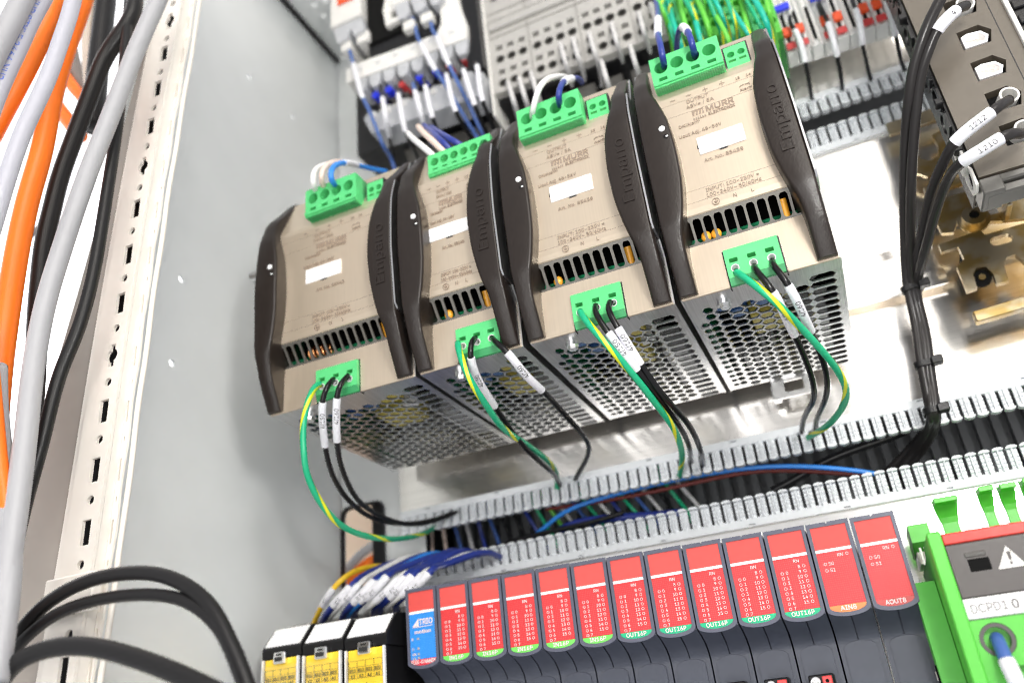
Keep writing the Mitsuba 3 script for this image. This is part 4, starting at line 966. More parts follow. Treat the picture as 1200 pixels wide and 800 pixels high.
('heavy_wire', 'black wire from the top socket of the dark block, coming in from the upper edge', 'cable', 'heavy black wires from the dark terminal block', 'cable_slate', 2.4, [[141.2, -128.0, 119.8], [135.5, -126.0, 112.0], [129.2, -124.0, 104.9], [122.6, -120.0, 96.2], [117.7, -114.0, 88.8], [113.7, -106.0, 80.8], [110.4, -94.0, 73.0], [106.3, -78.0, 61.1], [102.5, -58.0, 47.7], [98.6, -38.0, 31.2], [97.3, -32.0, 21.2], [96.0, -29.0, 7.1], [92.8, -29.0, -11.7], [90.7, -28.0, -27.9], [89.5, -24.0, -38.7], [88.5, 10.0, -36.9], [76.5, 26.0, -43.0], [64.3, 34.0, -49.3]], None, None, 0),
('heavy_wire', 'black wire with a white sleeve in the top socket of the dark block', 'cable', 'heavy black wires from the dark terminal block', 'cable_slate', 2.2, [[146.4, -116.0, 112.3], [140.2, -122.0, 106.6], [134.6, -124.0, 102.0], [130.5, -122.0, 99.5], [125.2, -119.0, 93.3], [120.8, -114.0, 87.3], [117.0, -107.0, 79.9], [112.3, -96.0, 68.2], [107.6, -82.0, 55.4], [104.0, -62.0, 43.8], [100.4, -40.0, 29.5], [99.1, -32.0, 20.7], [97.8, -29.0, 6.5], [95.1, -28.0, -12.0], [92.4, -28.0, -28.4], [90.5, -27.0, -39.9], [89.1, 6.0, -41.4], [80.8, 24.0, -45.8], [70.0, 34.0, -50.5]], [0.038, 0.082], '4', 0),
('heavy_wire', 'black wire with a white sleeve in the fourth socket of the dark block', 'cable', 'heavy black wires from the dark terminal block', 'cable_slate', 2.2, [[146.9, -112.0, 60.7], [141.4, -118.0, 55.6], [136.4, -120.0, 52.3], [129.4, -118.0, 50.1], [122.0, -114.0, 47.6], [117.9, -106.0, 45.9], [113.4, -94.0, 43.3], [109.2, -76.0, 39.4], [105.1, -54.0, 34.2], [101.9, -36.0, 29.1], [99.8, -30.0, 21.4], [97.9, -29.0, 5.5], [94.9, -29.0, -12.3], [91.7, -28.0, -28.2], [89.1, -27.0, -39.5], [84.8, 4.0, -42.3], [76.1, 22.0, -47.2], [68.0, 34.0, -50.1]], [0.06, 0.127], '1212', 0),
('heavy_wire', 'black wire with a white sleeve in the lowest socket of the dark block', 'cable', 'heavy black wires from the dark terminal block', 'cable_slate', 2.2, [[145.6, -112.0, 43.5], [141.0, -118.0, 41.0], [136.3, -120.0, 39.4], [128.5, -119.0, 37.3], [122.0, -115.0, 37.1], [118.5, -107.0, 38.2], [114.7, -94.0, 37.3], [109.2, -74.0, 32.0], [104.2, -52.0, 27.0], [102.0, -36.0, 25.2], [100.4, -31.0, 19.7], [99.1, -29.0, 4.2], [96.1, -29.0, -13.5], [93.5, -28.0, -28.7], [91.2, -27.0, -40.1], [87.6, 4.0, -43.5], [79.3, 22.0, -47.9], [70.6, 34.0, -51.6]], [0.054, 0.118], '1210', 0),
('channel_wire', 'bright blue wire rising to the right along the wiring channel', 'wire', 'wires lying in the wiring channel', 'wire_blue', 1.3, [[-134.7, 14.0, -50.1], [-121.4, 10.0, -45.0], [-108.5, 6.0, -41.1], [-89.4, 5.5, -38.3], [-58.2, 5.0, -36.7], [-19.2, 5.5, -36.9], [16.8, 6.0, -41.1], [49.4, 7.0, -50.2], [60.7, 8.0, -54.7]], None, None, 0),
('channel_wire', 'dark red wire running under the bright blue wire in the channel', 'wire', 'wires lying in the wiring channel', 'wire_red', 1.1, [[-123.8, 12.0, -35.9], [-91.5, 12.0, -38.1], [-60.4, 12.0, -38.7], [-30.4, 12.0, -38.4], [-1.9, 12.0, -39.0], [28.7, 12.0, -45.0], [56.7, 12.0, -53.8]], None, None, 0),
('channel_wire', 'dark blue wire along the lower comb in the channel', 'wire', 'wires lying in the wiring channel', 'wire_navy', 2.4, [[-118.1, 14.0, -50.0], [-104.3, 14.0, -47.5], [-85.8, 14.0, -48.4], [-63.2, 14.0, -51.3], [-43.6, 14.0, -53.1]], None, None, 0),
('channel_wire', 'black wire crossing the channel at a slant, left of the cable bundle', 'wire', 'wires lying in the wiring channel', 'wire_black', 2.2, [[6.5, 16.0, -50.5], [23.8, 16.0, -45.0], [40.8, 16.0, -39.5], [61.5, 16.0, -36.0], [79.4, 16.0, -33.0]], None, None, 0),
('channel_wire', 'thick black wire arching along the lower left comb', 'wire', 'wires lying in the wiring channel', 'wire_black', 1.4, [[-155.4, 9.0, -53.3], [-135.5, 9.0, -50.8], [-116.3, 9.0, -50.2], [-97.5, 9.0, -49.7], [-76.4, 9.0, -47.7]], None, None, 0),
('marker_wire', 'yellow wire with a white sleeve arching up behind the yellow relays', 'wire', 'wires over the grey terminal strip', 'wire_yellow', 1.5, [[-250.3, -45.0, -89.1], [-243.3, -50.7, -85.0], [-236.4, -55.7, -81.4], [-227.0, -58.6, -74.0], [-221.0, -54.3, -67.5], [-216.6, -42.9, -62.6], [-211.8, -31.4, -60.9], [-207.9, -20.0, -62.0]], [0.242, 0.398], '12', 0),
('marker_wire', 'dark blue wire with a printed white sleeve, first from the left above the grey strip', 'wire', 'wires over the grey terminal strip', 'wire_navy', 1.9, [[-244.8, -44.0, -88.5], [-230.3, -58.0, -85.3], [-219.8, -62.0, -80.0], [-213.6, -58.0, -72.9], [-212.0, -45.0, -66.1], [-202.9, -28.0, -59.1], [-201.5, -8.0, -57.1], [-202.4, 6.0, -58.7]], [0.231, 0.351], '12', 0),
('marker_wire', 'white wire with a printed white sleeve, second from the left above the grey strip', 'wire', 'wires over the grey terminal strip', 'wire_white', 1.5, [[-240.5, -44.0, -88.9], [-226.2, -58.0, -85.7], [-215.4, -62.0, -80.5], [-209.3, -58.0, -73.4], [-207.9, -45.0, -66.9], [-198.8, -28.0, -58.0], [-197.5, -8.0, -55.9], [-198.3, 6.0, -57.4]], [0.246, 0.358], '12', 0),
('marker_wire', 'dark blue wire with a printed white sleeve, third from the left above the grey strip', 'wire', 'wires over the grey terminal strip', 'wire_navy', 1.9, [[-231.5, -44.0, -88.7], [-217.6, -58.0, -85.6], [-206.6, -62.0, -80.5], [-200.4, -58.0, -73.4], [-199.1, -45.0, -67.3], [-189.6, -28.0, -58.7], [-187.9, -8.0, -56.6], [-188.5, 6.0, -58.2]], [0.228, 0.367], '12', 0),
('marker_wire', 'light blue wire with a printed white sleeve, fourth from the left above the grey strip', 'wire', 'wires over the grey terminal strip', 'wire_blue', 1.5, [[-227.8, -44.0, -89.0], [-213.9, -58.0, -85.9], [-202.7, -62.0, -80.8], [-196.5, -58.0, -73.8], [-195.5, -45.0, -68.0], [-185.1, -28.0, -58.6], [-182.4, -8.0, -56.7], [-182.9, 6.0, -58.2]], [0.232, 0.356], '12', 0),
('marker_wire', 'dark blue wire with a printed white sleeve, fifth from the left above the grey strip', 'wire', 'wires over the grey terminal strip', 'wire_navy', 1.9, [[-223.6, -44.0, -87.6], [-209.9, -58.0, -84.5], [-198.4, -62.0, -79.5], [-192.2, -58.0, -72.5], [-191.4, -45.0, -67.0], [-179.5, -28.0, -60.3], [-175.2, -8.0, -58.7], [-175.6, 6.0, -60.3]], [0.226, 0.366], '12', 0),
('marker_wire', 'white wire with a printed white sleeve, sixth from the left above the grey strip', 'wire', 'wires over the grey terminal strip', 'wire_white', 1.5, [[-216.7, -44.0, -89.5], [-203.2, -58.0, -86.3], [-191.6, -62.0, -81.5], [-185.3, -58.0, -74.5], [-184.7, -45.0, -69.3], [-176.3, -28.0, -61.4], [-175.5, -8.0, -59.2], [-175.8, 6.0, -60.8]], [0.217, 0.372], '12', 0),
('marker_wire', 'dark blue wire with a printed white sleeve, seventh from the left above the grey strip', 'wire', 'wires over the grey terminal strip', 'wire_navy', 1.9, [[-210.8, -44.0, -88.1], [-197.6, -58.0, -85.0], [-185.7, -62.0, -80.2], [-179.4, -58.0, -73.2], [-179.0, -45.0, -68.4], [-172.2, -28.0, -59.5], [-173.1, -8.0, -57.0], [-173.5, 6.0, -58.5]], [0.241, 0.355], '12', 0),
('marker_wire', 'dark blue wire with a printed white sleeve, eighth from the left above the grey strip', 'wire', 'wires over the grey terminal strip', 'wire_navy', 1.9, [[-206.9, -44.0, -88.3], [-193.8, -58.0, -85.2], [-181.7, -62.0, -80.5], [-175.4, -58.0, -73.6], [-175.2, -45.0, -69.0], [-165.9, -28.0, -60.6], [-164.0, -8.0, -58.5], [-164.2, 6.0, -60.0]], [0.209, 0.357], '12', 0),
('marker_wire', 'white wire with a printed white sleeve, ninth from the left above the grey strip', 'wire', 'wires over the grey terminal strip', 'wire_white', 1.5, [[-202.1, -44.0, -89.4], [-189.2, -58.0, -86.3], [-176.9, -62.0, -81.6], [-170.6, -58.0, -74.7], [-170.7, -45.0, -70.5], [-160.3, -28.0, -62.8], [-157.3, -8.0, -61.0], [-157.4, 6.0, -62.5]], [0.232, 0.366], '12', 0),
('marker_wire', 'dark blue wire with a printed white sleeve, tenth from the left above the grey strip', 'wire', 'wires over the grey terminal strip', 'wire_navy', 1.9, [[-196.7, -44.0, -88.1], [-184.0, -58.0, -85.1], [-171.5, -62.0, -80.5], [-165.1, -58.0, -73.6], [-165.4, -45.0, -69.7], [-154.3, -28.0, -63.4], [-150.5, -8.0, -61.7], [-150.4, 6.0, -63.2]], [0.232, 0.352], '12', 0),
('contactor_wire', 'blue wire with a white sleeve below the contactors, first from the left', 'wire', 'wires below the contactors', 'wire_blue2', 1.3, [[-202.2, -74.0, 306.9], [-196.6, -78.6, 285.1], [-191.6, -82.3, 268.1], [-185.8, -83.4, 241.3], [-182.9, -80.0, 230.6], [-178.0, -72.0, 205.2], [-179.9, -61.4, 204.9], [-180.0, -50.0, 191.0]], [0.242, 0.513], None, 0),
('contactor_wire', 'blue wire with a white sleeve below the contactors, second from the left', 'wire', 'wires below the contactors', 'wire_blue2', 1.3, [[-148.3, -74.0, 302.2], [-143.0, -78.6, 276.4], [-138.4, -82.3, 262.8], [-129.7, -83.4, 237.0], [-124.9, -80.0, 224.4], [-119.2, -72.0, 206.6], [-115.7, -61.4, 194.7], [-113.4, -50.0, 185.1]], [0.276, 0.522], None, 0),
('contactor_wire', 'blue wire with a white sleeve below the contactors, third from the left', 'wire', 'wires below the contactors', 'wire_blue2', 1.3, [[-135.5, -74.0, 300.3], [-131.1, -78.6, 275.8], [-127.2, -82.3, 265.6], [-119.2, -83.4, 234.9], [-117.3, -80.0, 226.6], [-113.9, -72.0, 211.3], [-111.8, -61.4, 197.2], [-110.7, -50.0, 187.5]], [0.288, 0.535], None, 0),
('contactor_wire', 'black wire with a white sleeve below the contactors, fourth from the left', 'wire', 'wires below the contactors', 'wire_black', 1.3, [[-176.5, -74.0, 253.8], [-170.3, -82.0, 229.3], [-167.7, -84.0, 213.4], [-173.8, -70.0, 210.7], [-182.0, -50.0, 209.3]], [0.249, 0.729], None, 0),
('contactor_wire', 'black wire with a white sleeve below the contactors, fifth from the left', 'wire', 'wires below the contactors', 'wire_black', 1.3, [[-164.6, -74.0, 246.6], [-158.1, -82.0, 225.1], [-154.2, -84.0, 198.9], [-157.5, -70.0, 196.5], [-162.3, -50.0, 198.3]], [0.167, 0.614], None, 0),
('contactor_wire', 'blue wire with a white sleeve below the contactors, sixth from the left', 'wire', 'wires below the contactors', 'wire_blue2', 1.3, [[-151.4, -74.0, 243.4], [-145.8, -82.0, 225.3], [-142.0, -84.0, 206.1], [-146.2, -70.0, 204.4], [-151.2, -50.0, 208.2]], [0.217, 0.675], None, 0),
('contactor_wire', 'black wire with a white sleeve below the contactors, seventh from the left', 'wire', 'wires below the contactors', 'wire_black', 1.3, [[-143.5, -74.0, 244.2], [-138.1, -82.0, 226.1], [-133.8, -84.0, 198.2], [-136.1, -70.0, 194.4], [-139.3, -50.0, 192.3]], [0.208, 0.582], None, 0),
('contactor_wire', 'black wire with a white sleeve below the contactors, eighth from the left', 'wire', 'wires below the contactors', 'wire_black', 1.3, [[-127.4, -74.0, 242.5], [-122.0, -82.0, 224.2], [-118.0, -84.0, 198.1], [-118.2, -70.0, 193.6], [-119.3, -50.0, 189.0]], [0.113, 0.59], None, 0),
('contactor_wire', 'black wire with a white sleeve below the contactors, ninth from the left', 'wire', 'wires below the contactors', 'wire_black', 1.3, [[-114.8, -74.0, 240.9], [-109.7, -82.0, 224.1], [-104.5, -84.0, 196.1], [-105.8, -70.0, 190.9], [-108.2, -50.0, 188.5]], [0.139, 0.585], None, 0),
('contactor_wire', 'black wire with a white sleeve below the contactors, tenth from the left', 'wire', 'wires below the contactors', 'wire_black', 1.3, [[-105.6, -74.0, 239.3], [-100.7, -82.0, 222.7], [-99.0, -84.0, 197.7], [-100.4, -70.0, 191.3], [-103.2, -50.0, 189.2]], [0.131, 0.572], None, 0),
('terminal_wire', 'grey white wire, first from the left of those in the grey terminal block', 'wire', 'sleeved wires in the grey terminal block', 'wire_grey', 1.5, [[-89.3, -60.0, 226.3], [-84.8, -70.0, 210.1], [-83.5, -70.0, 199.7], [-85.9, -58.0, 198.9], [-92.6, -38.0, 199.8]], None, None, 0),
('terminal_wire', 'grey white wire, second from the left of those in the grey terminal block', 'wire', 'sleeved wires in the grey terminal block', 'wire_grey', 1.5, [[-81.4, -60.0, 226.2], [-77.1, -70.0, 210.0], [-75.9, -70.0, 199.7], [-78.1, -58.0, 199.0], [-84.5, -38.0, 199.9]], None, None, 0),
('terminal_wire', 'grey white wire, third from the left of those in the grey terminal block', 'wire', 'sleeved wires in the grey terminal block', 'wire_grey', 1.5, [[-72.9, -60.0, 226.5], [-68.9, -70.0, 210.4], [-67.8, -70.0, 200.0], [-69.8, -58.0, 199.4], [-75.9, -38.0, 200.5]], None, None, 0),
('terminal_wire', 'grey white wire, fourth from the left of those in the grey terminal block', 'wire', 'sleeved wires in the grey terminal block', 'wire_grey', 1.5, [[-50.7, -60.0, 240.8], [-47.4, -70.0, 224.2], [-46.6, -70.0, 213.7], [-48.2, -58.0, 213.4], [-53.5, -38.0, 215.0]], None, None, 0),
('terminal_wire', 'grey white wire, fifth from the left of those in the grey terminal block', 'wire', 'sleeved wires in the grey terminal block', 'wire_grey', 1.5, [[-41.9, -60.0, 240.7], [-38.9, -70.0, 224.2], [-38.1, -70.0, 213.8], [-39.5, -58.0, 213.5], [-44.5, -38.0, 215.2]], None, None, 0),
('terminal_wire', 'grey white wire, sixth from the left of those in the grey terminal block', 'wire', 'sleeved wires in the grey terminal block', 'wire_grey', 1.5, [[-31.0, -60.0, 239.6], [-28.3, -70.0, 223.1], [-27.6, -70.0, 212.8], [-28.9, -58.0, 212.6], [-33.4, -38.0, 214.4]], None, None, 0),
('terminal_wire', 'grey white wire, seventh from the left of those in the grey terminal block', 'wire', 'sleeved wires in the grey terminal block', 'wire_grey', 1.5, [[-26.8, -60.0, 214.2], [-24.3, -70.0, 198.6], [-23.7, -70.0, 188.8], [-24.9, -58.0, 188.4], [-29.3, -38.0, 189.7]], None, None, 0),
('terminal_wire', 'grey white wire, eighth from the left of those in the grey terminal block', 'wire', 'sleeved wires in the grey terminal block', 'wire_grey', 1.5, [[-15.9, -60.0, 240.6], [-13.7, -70.0, 224.2], [-13.2, -70.0, 213.9], [-14.1, -58.0, 213.9], [-18.1, -38.0, 215.9]], None, None, 0),
('terminal_wire', 'grey white wire, ninth from the left of those in the grey terminal block', 'wire', 'sleeved wires in the grey terminal block', 'wire_grey', 1.5, [[-7.4, -60.0, 217.3], [-5.6, -70.0, 201.7], [-5.1, -70.0, 191.9], [-5.9, -58.0, 191.7], [-9.5, -38.0, 193.3]], None, None, 0),
('terminal_wire', 'grey white wire, tenth from the left of those in the grey terminal block', 'wire', 'sleeved wires in the grey terminal block', 'wire_grey', 1.5, [[2.0, -60.0, 240.0], [3.6, -70.0, 223.6], [3.9, -70.0, 213.5], [3.4, -58.0, 213.6], [0.0, -38.0, 215.8]], None, None, 0),
('terminal_wire', 'grey white wire, last from the left of those in the grey terminal block', 'wire', 'sleeved wires in the grey terminal block', 'wire_grey', 1.5, [[10.3, -60.0, 243.6], [11.7, -70.0, 227.1], [12.0, -70.0, 217.0], [11.6, -58.0, 217.2], [8.6, -38.0, 219.6]], None, None, 0),
('earth_wire', 'plain green wire, first from the left of those from the green terminals', 'wire', 'green and yellow wires in the green terminals', 'wire_lime', 1.233257547839795, [[11.9, -52.0, 279.4], [14.1, -74.0, 239.8], [18.5, -85.0, 206.6], [17.4, -60.0, 208.7], [14.3, -40.0, 199.9], [11.4, -28.0, 188.8]], None, None, 0),
('earth_wire', 'green and yellow striped wire, second from the left of those from the green terminals', 'wire', 'green and yellow wires in the green terminals', 'wire_green', 1.338341321720725, [[16.9, -52.0, 255.9], [18.7, -71.7, 220.5], [19.8, -75.3, 197.2], [18.7, -60.0, 189.9], [15.2, -40.0, 181.2], [15.4, -28.0, 187.0]], None, None, 1),
('earth_wire', 'green and yellow striped wire, third from the left of those from the green terminals', 'wire', 'green and yellow wires in the green terminals', 'wire_teal', 1.600223919271483, [[20.2, -52.0, 249.1], [21.7, -71.9, 214.1], [23.0, -77.7, 189.0], [24.2, -60.0, 182.8], [22.5, -40.0, 173.4], [24.5, -28.0, 182.8]], None, None, 1),
('earth_wire', 'plain green wire, fourth from the left of those from the green terminals', 'wire', 'green and yellow wires in the green terminals', 'wire_lime', 1.2433591263174608, [[27.1, -52.0, 251.2], [28.3, -76.1, 212.0], [29.0, -82.1, 187.0], [30.3, -60.0, 185.0], [28.9, -40.0, 175.7], [30.1, -28.0, 180.2]], None, None, 0),
('earth_wire', 'green and yellow striped wire, fifth from the left of those from the green terminals', 'wire', 'green and yellow wires in the green terminals', 'wire_green', 1.667294181949954, [[29.1, -52.0, 267.1], [30.3, -78.7, 223.8], [34.1, -80.6, 200.5], [34.2, -60.0, 198.1], [31.8, -40.0, 189.4], [29.7, -28.0, 180.4]], None, None, 1),
('earth_wire', 'green and yellow striped wire, sixth from the left of those from the green terminals', 'wire', 'green and yellow wires in the green terminals', 'wire_teal', 1.6240220441118174, [[33.5, -52.0, 242.4], [34.2, -75.1, 204.9], [34.0, -79.0, 182.7], [34.4, -60.0, 178.3], [32.4, -40.0, 169.4], [34.2, -28.0, 178.4]], None, None, 1),
('earth_wire', 'plain green wire, seventh from the left of those from the green terminals', 'wire', 'green and yellow wires in the green terminals', 'wire_lime', 1.6062961593173104, [[37.6, -52.0, 254.4], [38.1, -70.4, 220.7], [39.7, -74.6, 196.5], [38.8, -60.0, 188.9], [35.8, -40.0, 180.6], [34.7, -28.0, 178.1]], None, None, 0),
('earth_wire', 'green and yellow striped wire, eighth from the left of those from the green terminals', 'wire', 'green and yellow wires in the green terminals', 'wire_green', 1.371421632711078, [[43.6, -52.0, 255.6], [43.6, -80.0, 212.2], [45.2, -76.3, 195.9], [45.8, -60.0, 189.4], [44.0, -40.0, 180.7], [42.7, -28.0, 174.4]], None, None, 1),
('earth_wire', 'green and yellow striped wire, ninth from the left of those from the green terminals', 'wire', 'green and yellow wires in the green terminals', 'wire_teal', 1.377915377303676, [[46.4, -52.0, 256.4], [46.2, -77.5, 215.5], [48.9, -77.8, 194.5], [50.0, -60.0, 189.3], [48.6, -40.0, 180.6], [47.1, -28.0, 172.4]], None, None, 1),
('earth_wire', 'plain green wire, tenth from the left of those from the green terminals', 'wire', 'green and yellow wires in the green terminals', 'wire_lime', 1.3144347201193822, [[45.7, -52.0, 235.8], [45.6, -77.7, 196.5], [48.1, -81.4, 173.4], [47.2, -60.0, 172.2], [44.4, -40.0, 164.0], [45.8, -28.0, 173.0]], None, None, 0),
('earth_wire', 'green and yellow striped wire, eleventh from the left of those from the green terminals', 'wire', 'green and yellow wires in the green terminals', 'wire_green', 1.2214055938910098, [[54.2, -52.0, 248.0], [53.4, -77.0, 208.4], [53.7, -84.8, 182.0], [53.5, -60.0, 184.1], [51.1, -40.0, 176.0], [49.7, -28.0, 171.3]], None, None, 1),
('earth_wire', 'green and yellow striped wire, twelfth from the left of those from the green terminals', 'wire', 'green and yellow wires in the green terminals', 'wire_teal', 1.3444982339504215, [[55.4, -52.0, 235.4], [54.5, -79.7, 194.3], [58.9, -83.3, 170.3], [61.7, -60.0, 169.5], [61.4, -40.0, 160.5], [63.5, -28.0, 164.9]], None, None, 1),
('earth_wire', 'plain green wire, thirteenth from the left of those from the green terminals', 'wire', 'green and yellow wires in the green terminals', 'wire_lime', 1.346705126828438, [[61.0, -52.0, 226.2], [60.0, -71.9, 193.3], [59.3, -79.3, 168.5], [60.7, -60.0, 164.6], [59.6, -40.0, 156.0], [62.4, -28.0, 165.4]], None, None, 0),
('earth_wire', 'green and yellow striped wire, fourteenth from the left of those from the green terminals', 'wire', 'green and yellow wires in the green terminals', 'wire_green', 1.2046982331697822, [[64.7, -52.0, 240.5], [63.5, -70.4, 208.0], [66.0, -76.0, 182.5], [68.7, -60.0, 175.2], [68.6, -40.0, 166.4], [68.8, -28.0, 162.4]], None, None, 1),
('earth_wire', 'green and yellow striped wire, fifteenth from the left of those from the green terminals', 'wire', 'green and yellow wires in the green terminals', 'wire_teal', 1.6908743247659381, [[69.1, -52.0, 238.6], [67.4, -74.2, 202.6], [69.6, -76.5, 180.6], [70.0, -60.0, 175.0], [68.4, -40.0, 167.0], [67.6, -28.0, 163.0]], None, None, 1),
('earth_wire', 'plain green wire, sixteenth from the left of those from the green terminals', 'wire', 'green and yellow wires in the green terminals', 'wire_lime', 1.2748202674333657, [[76.0, -52.0, 243.7], [74.1, -70.4, 211.1], [72.4, -79.9, 183.8], [72.7, -60.0, 181.7], [70.8, -40.0, 173.9], [68.2, -28.0, 162.7]], None, None, 0),
('terminal_lead', 'black wire with a white sleeve under the blue and orange terminals, first of four', 'wire', 'black wires from the grey terminals at upper right', 'wire_black', 1.25, [[86.5, -34.0, 217.0], [85.6, -38.0, 205.1], [86.9, -37.0, 195.0], [86.3, -32.0, 180.7], [86.3, -24.0, 177.5], [86.1, -12.0, 175.4], [86.8, -2.0, 177.6]], [0.227, 0.539], None, 0),
('terminal_lead', 'black wire with a white sleeve under the blue and orange terminals, second of four', 'wire', 'black wires from the grey terminals at upper right', 'wire_black', 1.25, [[104.3, -34.0, 220.2], [103.8, -38.0, 207.3], [104.3, -37.0, 196.3], [104.0, -32.0, 183.4], [104.2, -24.0, 178.9], [104.1, -12.0, 175.7], [104.2, -2.0, 176.4]], [0.311, 0.607], None, 0),
('terminal_lead', 'black wire with a white sleeve under the blue and orange terminals, third of four', 'wire', 'black wires from the grey terminals at upper right', 'wire_black', 1.25, [[121.6, -34.0, 215.0], [120.2, -38.0, 201.9], [119.6, -37.0, 189.6], [118.2, -32.0, 180.1], [118.7, -24.0, 177.7], [119.6, -12.0, 175.6], [121.1, -2.0, 176.6]], [0.222, 0.552], None, 0),
('terminal_lead', 'black wire with a white sleeve under the blue and orange terminals, last of four', 'wire', 'black wires from the grey terminals at upper right', 'wire_black', 1.25, [[137.4, -34.0, 210.4], [136.4, -38.0, 196.5], [135.7, -37.0, 184.4], [135.5, -32.0, 177.3], [136.0, -24.0, 174.4], [137.6, -12.0, 173.6], [139.8, -2.0, 174.4]], [0.197, 0.533], None, 0),
('short_wire', 'pale pink wire crossing the channel, first of the short wires from its left end', 'wire', 'short wires crossing the wiring channel', 'wire_pink', 1.15, [[-199.1, 3.0, -27.4], [-208.9, 24.0, -29.5], [-209.9, 26.0, -40.1], [-205.2, 17.2, -53.0], [-197.7, 6.0, -60.9]], None, None, 0),
('short_wire', 'pale pink wire crossing the channel, second of the short wires from its left end', 'wire', 'short wires crossing the wiring channel', 'wire_pink', 1.15, [[-190.9, 3.0, -27.4], [-199.0, 21.3, -30.2], [-200.3, 26.0, -40.2], [-196.1, 20.1, -52.6], [-187.5, 6.0, -61.1]], None, None, 0),
('short_wire', 'blue wire crossing the channel, third of the short wires from its left end', 'wire', 'short wires crossing the wiring channel', 'wire_blue2', 1.15, [[-182.8, 3.0, -27.4], [-188.9, 17.7, -31.1], [-190.4, 26.0, -40.4], [-184.2, 18.4, -53.3], [-176.8, 6.0, -61.4]], None, None, 0),
('short_wire', 'grey wire crossing the channel, fourth of the short wires from its left end', 'wire', 'short wires crossing the wiring channel', 'wire_grey', 1.15, [[-174.7, 3.0, -27.4], [-178.1, 12.4, -32.5], [-182.5, 26.0, -40.2], [-177.7, 20.2, -52.6], [-169.8, 6.0, -61.1]], None, None, 0),
('short_wire', 'dark blue wire crossing the channel, fifth of the short wires from its left end', 'wire', 'short wires crossing the wiring channel', 'wire_navy', 1.15, [[-166.8, 3.0, -27.4], [-174.8, 22.7, -29.7], [-174.0, 26.0, -40.2], [-170.9, 24.3, -51.7], [-161.4, 6.0, -61.1]], None, None, 0),
('short_wire', 'blue wire crossing the channel, sixth of the short wires from its left end', 'wire', 'short wires crossing the wiring channel', 'wire_blue2', 1.15, [[-158.9, 3.0, -27.4], [-162.1, 12.4, -32.4], [-164.8, 26.0, -40.3], [-158.3, 18.5, -53.2], [-151.7, 6.0, -61.2]], None, None, 0),
('short_wire', 'black wire crossing the channel, seventh of the short wires from its left end', 'wire', 'short wires crossing the wiring channel', 'wire_black', 1.15, [[-151.2, 3.0, -27.4], [-155.1, 14.5, -31.8], [-156.6, 26.0, -40.2], [-150.1, 18.3, -53.2], [-143.9, 6.0, -61.1]], None, None, 0),
('short_wire', 'black wire crossing the channel, eighth of the short wires from its left end', 'wire', 'short wires crossing the wiring channel', 'wire_black', 1.15, [[-143.4, 3.0, -27.4], [-147.0, 13.7, -32.0], [-147.0, 26.0, -40.4], [-138.4, 16.5, -54.0], [-133.2, 6.0, -61.5]], None, None, 0),
('short_wire', 'dark blue wire crossing the channel, ninth of the short wires from its left end', 'wire', 'short wires crossing the wiring channel', 'wire_navy', 1.15, [[-135.8, 3.0, -27.4], [-141.2, 18.8, -30.6], [-138.4, 26.0, -40.4], [-132.9, 25.9, -52.0], [-124.6, 6.0, -61.6]], None, None, 0),
('short_wire', 'green wire crossing the channel, tenth of the short wires from its left end', 'wire', 'short wires crossing the wiring channel', 'wire_green', 1.15, [[-128.3, 3.0, -27.4], [-135.0, 22.8, -29.4], [-131.0, 26.0, -40.3], [-124.6, 22.5, -52.5], [-117.8, 6.0, -61.3]], None, None, 0),
('short_wire', 'lime green wire crossing the channel, eleventh of the short wires from its left end', 'wire', 'short wires crossing the wiring channel', 'wire_lime', 1.15, [[-120.8, 3.0, -27.4], [-126.6, 20.9, -29.9], [-122.1, 26.0, -40.4], [-114.2, 20.9, -53.2], [-108.3, 6.0, -61.6]], None, None, 0),
('short_wire', 'grey wire crossing the channel, twelfth of the short wires from its left end', 'wire', 'short wires crossing the wiring channel', 'wire_grey', 1.15, [[-113.4, 3.0, -27.4], [-116.7, 14.5, -31.6], [-115.0, 26.0, -40.2], [-109.1, 24.7, -52.0], [-102.2, 6.0, -61.2]], None, None, 0),
('short_wire', 'blue wire crossing the channel, thirteenth of the short wires from its left end', 'wire', 'short wires crossing the wiring channel', 'wire_blue2', 1.15, [[-106.1, 3.0, -27.4], [-112.1, 23.1, -29.2], [-105.7, 26.0, -40.5], [-96.6, 19.4, -53.7], [-91.9, 6.0, -61.6]], None, None, 0),
('short_wire', 'green wire crossing the channel, fourteenth of the short wires from its left end', 'wire', 'short wires crossing the wiring channel', 'wire_green', 1.15, [[-98.8, 3.0, -27.4], [-104.1, 21.6, -29.6], [-98.7, 26.0, -40.3], [-91.1, 22.4, -52.7], [-85.6, 6.0, -61.4]], None, None, 0),
('short_wire', 'white wire crossing the channel, fifteenth of the short wires from its left end', 'wire', 'short wires crossing the wiring channel', 'wire_white', 1.15, [[-91.6, 3.0, -27.4], [-95.7, 18.3, -30.5], [-91.1, 26.0, -40.3], [-83.4, 22.5, -52.6], [-78.3, 6.0, -61.3]], None, None, 0),
('short_wire', 'dark blue wire crossing the channel, sixteenth of the short wires from its left end', 'wire', 'short wires crossing the wiring channel', 'wire_navy', 1.15, [[-84.5, 3.0, -27.4], [-87.5, 15.2, -31.3], [-84.0, 26.0, -40.1], [-77.4, 25.2, -51.8], [-71.9, 6.0, -61.0]], None, None, 0),
('short_wire', 'green wire crossing the channel, seventeenth of the short wires from its left end', 'wire', 'short wires crossing the wiring channel', 'wire_green', 1.15, [[-77.5, 3.0, -27.4], [-79.7, 12.9, -31.9], [-76.3, 26.0, -40.1], [-69.6, 25.7, -51.7], [-64.4, 6.0, -61.0]], None, None, 0),
